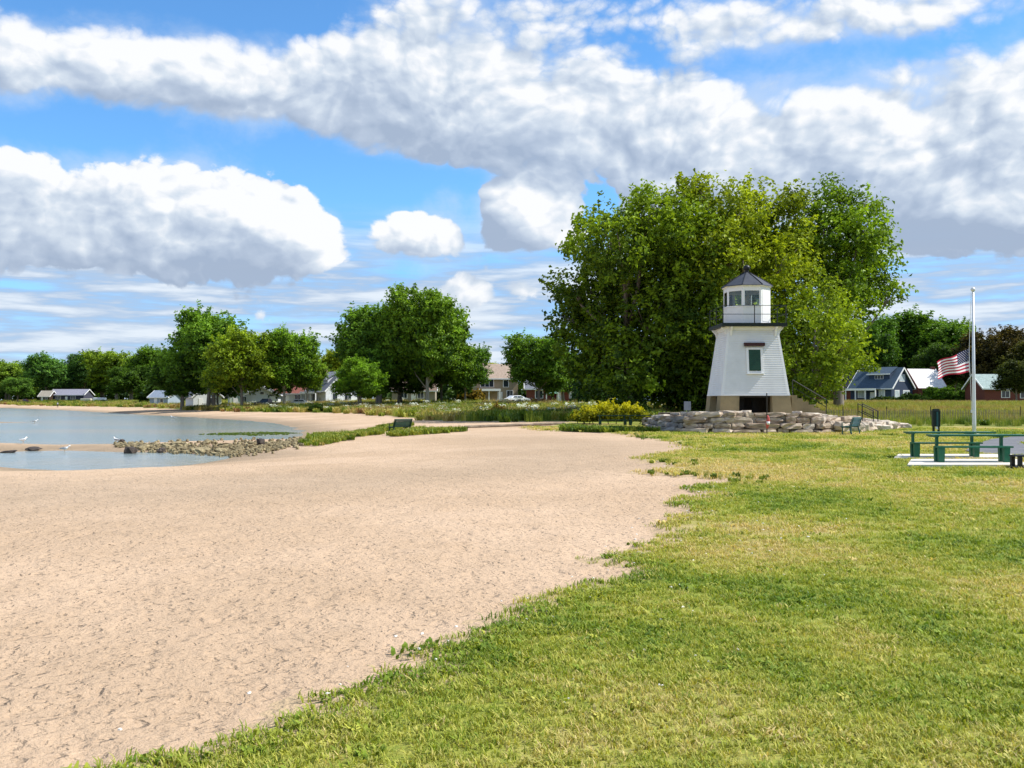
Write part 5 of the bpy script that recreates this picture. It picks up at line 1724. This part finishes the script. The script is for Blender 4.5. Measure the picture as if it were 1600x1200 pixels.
M_PANE_PALE = mat('curtained_glass', (0.45, 0.52, 0.55), 0.2, 0.3, 2)
def houses():
    sid = lambda n, c: mat(n, c, 0.8, 0.1, 3)
    rfm = lambda n, c: mat(n, c, 0.9, 0.25, 2.5)
    BLUE, BLUER = sid('blue_siding', (0.035, 0.055, 0.10)), rfm('blue_grey_shingle', (0.045, 0.075, 0.11))
    BRICK = mat('red_brick', (0.16, 0.05, 0.035), 0.9, 0.25, 6)
    WH, GRY, BEI = sid('white_siding', (0.66, 0.68, 0.70)), sid('blue_grey_siding', (0.30, 0.36, 0.42)), sid('beige_siding', (0.38, 0.30, 0.20))
    R_G, R_B, R_R, R_W, R_T = rfm('grey_shingle', (0.16, 0.17, 0.20)), rfm('brown_shingle', (0.17, 0.12, 0.09)), rfm('red_shingle', (0.24, 0.09, 0.07)), rfm('white_metal_roof', (0.74, 0.72, 0.70)), rfm('pale_green_shingle', (0.30, 0.38, 0.36))
    D1 = M_DARK
    house('dark blue house with white trimmed gable and white porch posts', 1377, 205, 8.2, 9.5, 3.1, 7.1, R(38), BLUE, BLUER, M_WHITE2,
          [('S', 0.0, 4.4, 2.0, 1.3, 3), ('S', -2.0, 1.0, 1.6, 1.4, 2), ('S', 1.6, 1.0, 2.4, 1.4, 3), ('W', 2.6, 1.0, 1.2, 1.4, 2), ('W', -2.2, 1.0, 1.4, 1.4, 2)], ('W', 0.4), ('W', -4.6, 2.6, 2.4, 2.7), (-0.2, 2.6, 0.8, mat('pale_chimney', (0.5, 0.5, 0.48))), (-3.4, 1.4, 4.7, 5.9, 0), pale_pane=True)
    house('dark red house half hidden left of the blue house', 1318, 222, 8.0, 10, 3.0, 6.8, R(35), BRICK, rfm('dark_shingle', (0.05, 0.05, 0.06)), M_WHITE2, [('S', 1.5, 1.2, 1.5, 1.3, 2), ('S', 0, 4.2, 1.3, 1.1, 2)], ('S', -1.5))
    house('brick house with bright white roof right of the blue house', 1440, 208, 8.5, 6.5, 2.9, 7.0, R(98), BRICK, R_W, BRICK, [('W', 1.2, 1.0, 1.6, 1.3, 2), ('S', 0, 1.0, 1.4, 1.3, 2)], ('W', -1.4, D1), None, (0.2, -2.7, 0.7, BRICK), over=0.15)
    house('low brick house with pale green roof at the right edge', 1580, 190, 8, 14.5, 2.8, 5.4, R(90), BRICK, R_T, M_WHITE2, [('W', 1.0, 0.9, 2.6, 1.4, 3), ('W', -3.2, 1.0, 1.5, 1.2, 2), ('W', 5.0, 1.0, 1.2, 1.2, 2)], ('W', 3.3))
    house('pale grey roofed house beyond the right edge', 1700, 200, 8, 13, 2.8, 5.6, R(90), WH, R_G, M_WHITE2, [('W', 2, 1, 1.6, 1.3, 2), ('W', -3, 1, 1.6, 1.3, 2)], ('W', 0))
    house('white two storey house just left of the lighthouse base', 1098, 195, 6.0, 9, 4.2, 6.4, R(4), WH, R_G, M_WHITE2, [('S', 1.3, 1.6, 0.9, 1.9, 1), ('S', -0.6, 1.6, 0.9, 1.9, 1)], ('S', -2.0))
    house('low blue-grey house seen under the big dark tree', 1032, 200, 8.0, 7, 2.6, 4.2, R(90), GRY, rfm('light_blue_roof', (0.25, 0.33, 0.42)), M_WHITE2, [('W', 1.5, 0.9, 1.4, 1.2, 2), ('W', -2, 0.9, 1.2, 1.2, 2)], ('W', 0))
    house('beige two storey house with blue upper windows and porch', 772, 195, 7.5, 8.5, 4.9, 7.6, R(100), BEI, rfm('tan_shingle', (0.30, 0.23, 0.18)), M_WHITE2,
          [('W', 1.8, 3.1, 1.0, 1.3, 1), ('W', -2.0, 3.1, 2.6, 1.5, 3), ('W', 2.6, 0.9, 1.2, 1.4, 2)], ('W', 0.6), ('W', -4.2, 0.4, 2.0, 2.5), (0.8, 2.0, 0.7, BEI))
    house('dark house with a porch under the compact green tree', 870, 190, 7, 12, 2.8, 5.0, R(90), BRICK, R_G, M_WHITE2, [('W', 3, 0.9, 1.4, 1.4, 2), ('W', -3.6, 0.9, 1.4, 1.4, 2)], ('W', 0.2), ('W', -2.4, 2.6, 2.0, 2.4))
    house('brown roofed low house behind the middle tree trunks', 648, 205, 7.5, 9, 2.5, 4.7, R(92), sid('tan_siding', (0.30, 0.26, 0.2)), R_B, M_WHITE2, [('W', 1.5, 0.9, 1.3, 1.2, 2), ('W', -2, 0.9, 1.3, 1.2, 2)], ('W', 0))
    house('white gabled house with a dormer between the two tree clusters', 519, 205, 7.5, 8, 3.0, 6.6, R(40), WH, R_G, M_WHITE2, [('S', -1.6, 0.9, 1.2, 1.4, 1), ('S', 1.5, 0.9, 1.6, 1.4, 2), ('S', 0, 3.8, 1.2, 1.2, 2), ('W', -1.0, 0.9, 1.4, 1.4, 2)], ('W', 1.4), ('W', -3.4, 3.2, 2.0, 2.5), (-0.5, 2.0, 0.8, M_CONC), (-2.4, 1.4, 4.3, 5.3, 0))
    house('red roofed white house behind the pale tree trunk', 457, 210, 8, 9.5, 2.7, 6.2, R(84), WH, R_R, M_WHITE2, [('W', 2.6, 0.9, 1.5, 1.3, 2), ('W', -2.8, 0.9, 1.5, 1.3, 2)], ('W', 0.2))
    house('white garage with a low gable left of the red roofed house', 414, 205, 6.6, 7, 2.4, 4.0, R(5), WH, R_G, M_WHITE2, [('S', 0, 2.5, 0.8, 0.5, 1)], ('S', 2.3))
    house('white gabled house at the foot of the left tree cluster', 318, 212, 6.0, 8, 2.6, 5.4, R(30), WH, R_G, M_WHITE2, [('S', 1.0, 0.9, 1.2, 1.3, 2), ('S', 0, 3.2, 0.9, 0.9, 1)], ('S', -1.4))
    house('small pale cottage between trunks of the left cluster', 374, 214, 4.5, 6, 2.5, 4.6, R(20), sid('pale_green_siding', (0.50, 0.58, 0.52)), R_G, M_WHITE2, [('S', 0.8, 0.9, 1.0, 1.2, 2)], ('S', -1.0))
    house('small blue-grey shed left of the left tree cluster', 258, 260, 5, 6, 2.4, 4.0, R(70), GRY, rfm('pale_blue_roof', (0.20, 0.24, 0.30)), M_WHITE2, [('W', 1, 0.9, 1.0, 1.0, 1)], ('W', -1))
    house('long low building with grey roof at the head of the bay', 112, 425, 10, 15, 2.8, 5.2, R(90), sid('dark_siding', (0.06, 0.06, 0.09)), rfm('blue_grey_roof', (0.22, 0.22, 0.28)), M_WHITE2, [('W', 3, 1, 2, 1.3, 3), ('W', -3.5, 1, 2, 1.3, 3)], ('W', 0))
    house('small tan pavilion left of the long grey roof', 75, 420, 5, 5, 2.4, 4.6, R(80), sid('dark_brown_siding', (0.05, 0.03, 0.02)), rfm('tan_roof', (0.40, 0.36, 0.30)), M_WHITE2, [('W', 1, 1, 1, 1, 1)], ('W', -1))

# ------------------------------------------------------------------ vehicles
def car(label, px, D, rz, paint, kind='sedan', group='vehicles parked by the houses'):
    x = X(px, D); z = hz(x, D)
    root = empty('parked_car' if kind != 'pickup' else 'pickup_truck', (x, D, z), rz, label, 'car' if kind != 'pickup' else 'truck', group)
    if kind == 'pickup':
        prof = [(-2.6, .45), (-2.6, 1.0), (-0.5, 1.02), (-0.35, 1.7), (0.9, 1.72), (1.5, 1.1), (2.5, 1.0), (2.65, .75), (2.65, .4)]
    else:
        prof = [(-2.2, .40), (-2.25, .85), (-1.75, .98), (-1.1, 1.40), (0.35, 1.43), (1.15, 1.0), (2.05, .85), (2.25, .6), (2.25, .35)]
    q = MB()
    n = len(prof)
    W = 0.88
    ins = lambda zz: W - max(0, zz - 0.95) * 0.32
    q.add([(a, -ins(b), b) for a, b in prof] + [(a, ins(b), b) for a, b in prof], [tuple(reversed(range(n))), tuple(range(n, 2 * n))] + [(i, (i + 1) % n, n + (i + 1) % n, n + i) for i in range(n)])
    q.build('body', paint, root)
    top = 1.36 if kind != 'pickup' else 1.62
    xs = (-1.25, -0.35, 0.7) if kind != 'pickup' else (-0.28, 0.3, 1.0)
    for s in (-1, 1):
        for a, b in ((xs[0], xs[1]), (xs[1] + 0.06, xs[2])):
            q = MB()
            P = [(a + 0.25 if a == xs[0] else a, top - 0.05), (b - (0.22 if b == xs[2] else 0), top - 0.05), (b + 0.15 if b == xs[2] else b, 1.02), (a - 0.02, 1.02)]
            q.add([(u, s * (ins(v) + 0.006), v) for u, v in P], [(0, 1, 2, 3) if s < 0 else (3, 2, 1, 0)])
            q.build('side_window', M_GLASSDARK, root)
        q = MB(); fx = prof[-2][0] if kind == 'pickup' else 2.24
        q.box(fx - 0.05, fx + 0.03, s * 0.6 - 0.14, s * 0.6 + 0.14, 0.62, 0.76); q.build('headlight', M_WHITE2, root)
        for wx in (-1.4, 1.45):
            t = MB(); t.tube([(wx, s * 0.70, 0.33), (wx, s * 0.90, 0.33)], 0.33, 14); wh = t.build('wheel', M_TYRE, root)
            t = MB(); t.tube([(wx, s * 0.88, 0.33), (wx, s * 0.915, 0.33)], 0.19, 10); t.build('rim', M_RIM, wh)
    return root

def trailer(label, px, D, w, h, m):
    x = X(px, D); z = hz(x, D)
    root = empty('trailer', (x, D, z), 0.05, label, 'trailer', 'trailers on the far shore')
    q = MB(); q.loft([[(-w / 2, -1, .5), (w / 2, -1, .5), (w / 2, 1, .5), (-w / 2, 1, .5)], [(-w / 2, -1, h - .2), (w / 2, -1, h - .2), (w / 2, 1, h - .2), (-w / 2, 1, h - .2)], [(-w / 2 + .2, -.9, h), (w / 2 - .2, -.9, h), (w / 2 - .2, .9, h), (-w / 2 + .2, .9, h)]]); q.build('body', m, root)
    for wx in (-0.4, 0.4):
        t = MB(); t.tube([(wx, -0.95, 0.33), (wx, -1.05, 0.33)], 0.33, 12); t.build('wheel', M_TYRE, root)
    q = MB(); q.bar((w / 2, 0, .5), (w / 2 + 1.2, 0, .5), .12, .12); q.build('drawbar', M_BLACK, root)

# ------------------------------------------------------------------ birds and a walker
def gull(label, loc, rz, s=1.0):
    root = empty('gull', loc, rz, label, 'gull', 'gulls in the shallows')
    q = MB()
    prof = [(-0.26, 0.17, .012, .010), (-0.16, 0.19, .05, .03), (-0.04, 0.20, .085, .075), (0.08, 0.21, .085, .08), (0.16, 0.25, .055, .06), (0.20, 0.31, .04, .045), (0.24, 0.345, .045, .045), (0.29, 0.345, .03, .03), (0.315, 0.34, .01, .01)]
    q.loft([[(a, w * math.cos(t), b + h * math.sin(t)) for t in np.linspace(0, 2 * math.pi, 11)[:-1]] for a, b, w, h in prof])
    o = q.build('body', mat('gull_white', (0.82, 0.82, 0.80), 0.8, 0.05), root, True)
    for sy in (-1, 1):
        q = MB(); q.loft([[(a, sy * (y + .012 * math.cos(t)), z + h * math.sin(t)) for t in np.linspace(0, 2 * math.pi, 7)[:-1]] for a, y, z, h in ((-0.30, .03, .20, .012), (-0.15, .07, .215, .05), (0.0, .09, .225, .06), (0.10, .075, .23, .035))])
        q.build('wing', mat('gull_grey', (0.36, 0.38, 0.40), 0.8, 0.1), root)
        q = MB(); q.tube([(0.0, sy * .035, .14), (0.01, sy * .035, -0.01)], .008, 5); q.build('leg', mat('gull_leg', (0.45, 0.25, 0.08), 0.7), root)
    q = MB(); q.tube([(0.31, 0, .34), (0.36, 0, .33)], [.012, .003], 5); q.build('beak', mat('gull_beak', (0.6, 0.4, 0.05), 0.6), root)
    root.scale = (s, s, s)

def walker(px, py, z0):
    p = at_z(px, py, z0)
    z = hz(p.x, p.y)
    root = empty('person', (p.x, p.y, z), R(200), 'person in dark clothes and a pale top walking on the far beach', 'person')
    J = {'pel': (0, 0, .93), 'wai': (0, .01, 1.08), 'che': (0, .03, 1.32), 'nec': (0, .03, 1.48), 'hd': (0, .04, 1.58), 'top': (0, .05, 1.72)}
    names = list(J); V = [J[n] for n in names]; rad = [(.15, .11), (.14, .10), (.17, .11), (.06, .06), (.085, .10), (.06, .07)]
    E = [(0, 1), (1, 2), (2, 3), (3, 4), (4, 5)]
    def chain(start, pts, rs):
        prev = start
        for p_, r in zip(pts, rs):
            V.append(p_); rad.append((r, r)); E.append((prev, len(V) - 1)); prev = len(V) - 1
    for s in (-1, 1):
        st = 0.16 * s
        chain(0, [(s * .09, 0, .88), (s * .10, st * .8, .48), (s * .10, st * 1.3, .09), (s * .10, st * 1.3 + .16, .04)], [.10, .065, .045, .04])
        chain(2, [(s * .19, .03, 1.38), (s * .24, -st * .6, 1.10), (s * .24, -st * 1.2 + .08, .87), (s * .24, -st * 1.3 + .11, .79)], [.06, .045, .035, .035])
    me = bpy.data.meshes.new('body'); me.from_pydata(V, E, []); me.update()
    o = link('body', me, root)
    o.modifiers.new('skin', 'SKIN')
    if not me.skin_vertices: pass
    for i, sv in enumerate(me.skin_vertices[0].data):
        sv.radius = rad[i]; sv.use_root = (i == 0)
    o.modifiers.new('sub', 'SUBSURF').render_levels = 1
    me.materials.append(mat('dark_clothes', (0.03, 0.03, 0.04), 0.9))
    q = MB(); q.loft([[(a * 1.02 * math.cos(t), .03 + b * math.sin(t), z) for t in np.linspace(0, 2 * math.pi, 11)[:-1]] for a, b, z in ((.18, .14, .98), (.175, .135, 1.1), (.21, .145, 1.3), (.21, .13, 1.4), (.10, .09, 1.47))])
    q.build('shirt', mat('pale_shirt', (0.55, 0.55, 0.56), 0.9), root, True)
    q = MB(); q.loft([[(a * math.cos(t), .04 + a * math.sin(t), z) for t in np.linspace(0, 2 * math.pi, 9)[:-1]] for a, z in ((.105, 1.6), (.115, 1.68), (.09, 1.75), (.03, 1.78))])
    q.build('hair', mat('brown_hair', (0.05, 0.03, 0.02), 0.9), root, True)

def fence():
    """lath snow fence in the field on the right"""
    A, B = (X(1250, 74), 74.0), (X(1720, 71), 71.0)
    root = empty('snow_fence', (A[0], A[1], hz(*A)), 0, 'weathered lath snow fence across the rough field on the right', 'fence')
    Lf = math.hypot(B[0] - A[0], B[1] - A[1])
    z0 = hz(*A)
    xs = np.linspace(0, 1, int(Lf / 0.115))
    gx, gy = A[0] + (B[0] - A[0]) * xs, A[1] + (B[1] - A[1]) * xs
    gz = height(gx, gy)
    rng = random.Random(2)
    q = MB()
    for x, y, z in zip(gx, gy, gz):
        h = 1.0 + rng.uniform(-.06, .05)
        l = rng.uniform(-.03, .03)
        q.bar((x - A[0], y - A[1], z - z0 - 0.05), (x - A[0] + l, y - A[1], z - z0 + h), 0.04, 0.012, (0, 1, 0))
    tag(q.build('lath', mat('weathered_lath', (0.30, 0.26, 0.19), 0.95, 0.3, 3), root), None, None, None, 'stuff')
    for t in np.arange(0, 1.001, 3.2 / Lf):
        x, y = A[0] + (B[0] - A[0]) * t, A[1] + (B[1] - A[1]) * t
        z = hz(x, y)
        q = MB(); q.tube([(x - A[0], y - A[1] + 0.06, z - z0 - 0.1), (x - A[0], y - A[1] + 0.06, z - z0 + 1.25)], 0.03, 6); q.build('post', M_DARK, root)
    for dz in (0.2, 0.75):
        q = MB(); q.tube([(gx[i] - A[0], gy[i] - A[1] - 0.012, gz[i] - z0 + dz) for i in range(0, len(gx), 12)], 0.006, 4); q.build('wire', M_DARK, root)

def distant_wood():
    rng = np.random.default_rng(91)
    lob = []
    for i in range(150):
        px = -350 + 2400 * (i + rng.uniform(-.4, .4)) / 150
        D = (530 if px < 230 else 310) + rng.uniform(-12, 12)
        x = X(px, D)
        h = rng.uniform(7, 12) * (1.2 if px < 230 else 1.0)
        w = rng.uniform(4.5, 7.5) * (1.4 if px < 230 else 1.0)
        lob.append((x, D, hz(x, D) + h * 0.45, w, 4.0, h * 0.55))
    me = crown_from_lobes('distant_wood', lob, 0.55, 1.5, rng, 1.7, 0.4)
    o = link('distant_wood', me, None, M_LEAF)
    set_col(o, (0.035, 0.062, 0.016))
    tag(o, 'dark belt of distant woodland closing the view behind the houses', 'woodland', None, 'stuff')

def small_things():
    # log-shaped dark strip put in for the bank's shadow line along the sand
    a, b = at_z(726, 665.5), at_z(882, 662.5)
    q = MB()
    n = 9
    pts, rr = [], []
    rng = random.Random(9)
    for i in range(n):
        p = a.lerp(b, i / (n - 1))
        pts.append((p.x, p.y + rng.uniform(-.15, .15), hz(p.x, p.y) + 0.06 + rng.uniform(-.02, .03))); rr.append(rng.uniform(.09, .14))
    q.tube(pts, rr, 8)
    tag(q.build('bank_shadow_strip', mat('bank_shadow', (0.10, 0.07, 0.05), 0.95, 0.3, 2, 0.02, 10, col2=(0.24, 0.19, 0.14))), 'long dark strip standing in for the shadow of the bank at the back of the sand', 'bank_shadow')
    bush('goldenrod_bush', 'long yellow flowering bush left of the lighthouse terrace', 957, 74, 128, 34, (0.175, 0.165, 0.012), 61, 'bush', 0.9, lambda c: 0.75 * sstep(0.6, 1.4, c[:, 2]) - 0.25, 0.15)
    bush('shrub', 'yellow-green low shrub beside the grey sign', 1090, 70, 40, 20, (0.13, 0.17, 0.02), 62, 'shrub')
    bush('shrub', 'dark green shrub at the left end of the goldenrod bush', 912, 76, 36, 26, (0.045, 0.08, 0.014), 63, 'shrub')
    bush('shrub', 'dark rounded shrub right of the white roofed house', 1466, 198, 36, 26, (0.06, 0.11, 0.02), 64, 'shrub', 0.8, None, 0.3)
    bush('shrub', 'leafy shrub at the foot of the flagpole view', 1508, 196, 30, 24, (0.055, 0.10, 0.02), 65, 'shrub', 0.8, None, 0.3)
    bush('shrub', 'low dark hedge in front of the blue house', 1385, 192, 50, 9, (0.03, 0.05, 0.014), 66, 'hedge', 0.8, None, 0.3)
    bush('shrub', 'dark hedge between the blue house and the white roof', 1425, 190, 44, 14, (0.02, 0.04, 0.012), 67, 'hedge', 0.8, None, 0.3)
    bush('shrub', 'reddish shrub on the dune before the middle trees', 775, 100, 26, 18, (0.12, 0.075, 0.03), 68, 'shrub', 0.8, None, 0.2)
    bush('shrub', 'dark shrub on the dune before the white gabled house', 495, 150, 24, 12, (0.03, 0.05, 0.014), 69, 'shrub', 0.8, None, 0.25)
    bush('shrub', 'bronze bush in the garden of the beige house', 735, 180, 36, 24, (0.15, 0.10, 0.03), 70, 'shrub', 0.8, None, 0.3)
    for i, (px, w, h) in enumerate(((1215, 70, 16), (1260, 50, 14), (1160, 60, 14))):
        bush('shrub', ('dark shrub in the shade right of the lighthouse steps', 'low shrub under the yellow-green tree', 'dark shrub hidden behind the lighthouse base')[i], px, 80, w, h, (0.045, 0.075, 0.014), 80 + i, 'shrub', 0.8, None, 0.2)
    MW, MD = mat('white_car_paint', (0.78, 0.79, 0.80), 0.3, 0.03, coat=0.5), mat('dark_car_paint', (0.05, 0.015, 0.02), 0.3, 0.1, coat=0.5)
    car('white sedan parked on the road before the beige house', 808, 172, R(28), MW)
    car('dark red pickup parked at the far left shore', 38, 395, R(10), MD, 'pickup')
    car('dark pickup parked before the white garage', 419, 190, R(165), mat('black_car_paint', (0.02, 0.02, 0.025), 0.3, 0.1, coat=0.5), 'pickup')
    car('white car half hidden by weeds before the red roofed house', 470, 186, R(5), MW)
    trailer('bright white boxy trailer on the far shore', 156, 385, 4.6, 1.75, MW)
    trailer('pale cream trailer left of the white one', 135, 388, 4.0, 1.5, mat('cream_paint', (0.55, 0.53, 0.42), 0.5))
    # little booth with a pointed pale green roof
    D = 165; x = X(865, D); z = hz(x, D)
    root = empty('booth', (x, D, z), 0, 'small booth with pointed pale green roof under the compact tree', 'booth')
    MB().box(-0.5, 0.5, -0.5, 0.5, -0.2, 1.7).build('cabin', mat('dark_red_panel', (0.12, 0.015, 0.02), 0.7), root)
    MB().loft([[(-.8, -.8, 1.702), (.8, -.8, 1.702), (.8, .8, 1.702), (-.8, .8, 1.702)], [(-.3, -.3, 2.3), (.3, -.3, 2.3), (.3, .3, 2.3), (-.3, .3, 2.3)], [(-.22, -.22, 2.9), (.22, -.22, 2.9), (.22, .22, 2.9), (-.22, .22, 2.9)]]).build('roof', mat('pale_green_roof', (0.25, 0.50, 0.42), 0.6), root)
    MB().tube([(0, 0, 2.9), (0, 0, 3.1), (0, 0, 3.5), (0, 0, 3.6)], [.24, .3, .2, .03], 10).build('finial', M_WHITE, root)
    for px, py, rz, lb in ((101, 705, 0.3, 'white gull standing on the mud bar between two pools'), (182, 699, 2.6, 'white gull on the tip of the stony spit'), (36, 700, 1.2, 'grey and white gull on the mud bar near the left edge'),
                           (54, 661, 0.4, 'white gull wading far out in the lake'), (270, 654, 2.9, 'white gull at the far water edge')):
        p = at_z(px, py, WATER_Z + 0.02)
        gull(lb, (p.x, p.y, max(hz(p.x, p.y), WATER_Z - 0.02) + 0.01), rz, 0.85 if py > 690 else 1.15)
    walker(90, 637.0, -0.3)
    # scraps of shell, feather and blossom on the edge of the grass
    rng = np.random.default_rng(33)
    n = 5200
    rr = np.sqrt(rng.uniform(16, 45 ** 2, n)); aa = rng.uniform(R(-34), R(36), n)
    x, y = rr * np.sin(aa), rr * np.cos(aa)
    s = lawn_sd(x, y)
    k = ((s > -0.5) & (s < 2.0) & (rng.uniform(0, 1, n) < 0.7)) | ((s > 0) & (rng.uniform(0, 1, n) < 0.03))
    x, y = x[k], y[k]
    kinds = []
    for i in range(4):
        q = MB(); r2 = random.Random(i)
        pts = [(0.03 * math.cos(t) * r2.uniform(.4, 1.2), 0.018 * math.sin(t) * r2.uniform(.6, 1.2)) for t in np.linspace(0, 2 * math.pi, 8)[:-1]]
        q.loft([[(a, b, 0.0) for a, b in pts], [(a * .8, b * .8, 0.010) for a, b in pts], [(a * .3, b * .3, 0.014) for a, b in pts]])
        me = q.mesh('scrap'); me.materials.append(mat('shell_white', (0.72, 0.70, 0.64), 0.8, 0.15)); kinds.append(me)
    m = len(x)
    scatter('shell_scraps', np.stack([x, y, height(x, y) + 0.02], -1), rng.uniform(0.35, 0.95, m) * (0.7 + rr[k] * 0.02), rng.uniform(0, 6.28, m), rng.integers(0, 4, m), np.zeros(m), kinds, 'white shell scraps and clover heads along the grass edge', 'shells')

lighthouse()
stone_wall()
furniture()
flagpole()
houses()
fence()
big_trees()
background_trees()
distant_wood()
rock_spit()
small_things()
lawn_grass()
weeds()
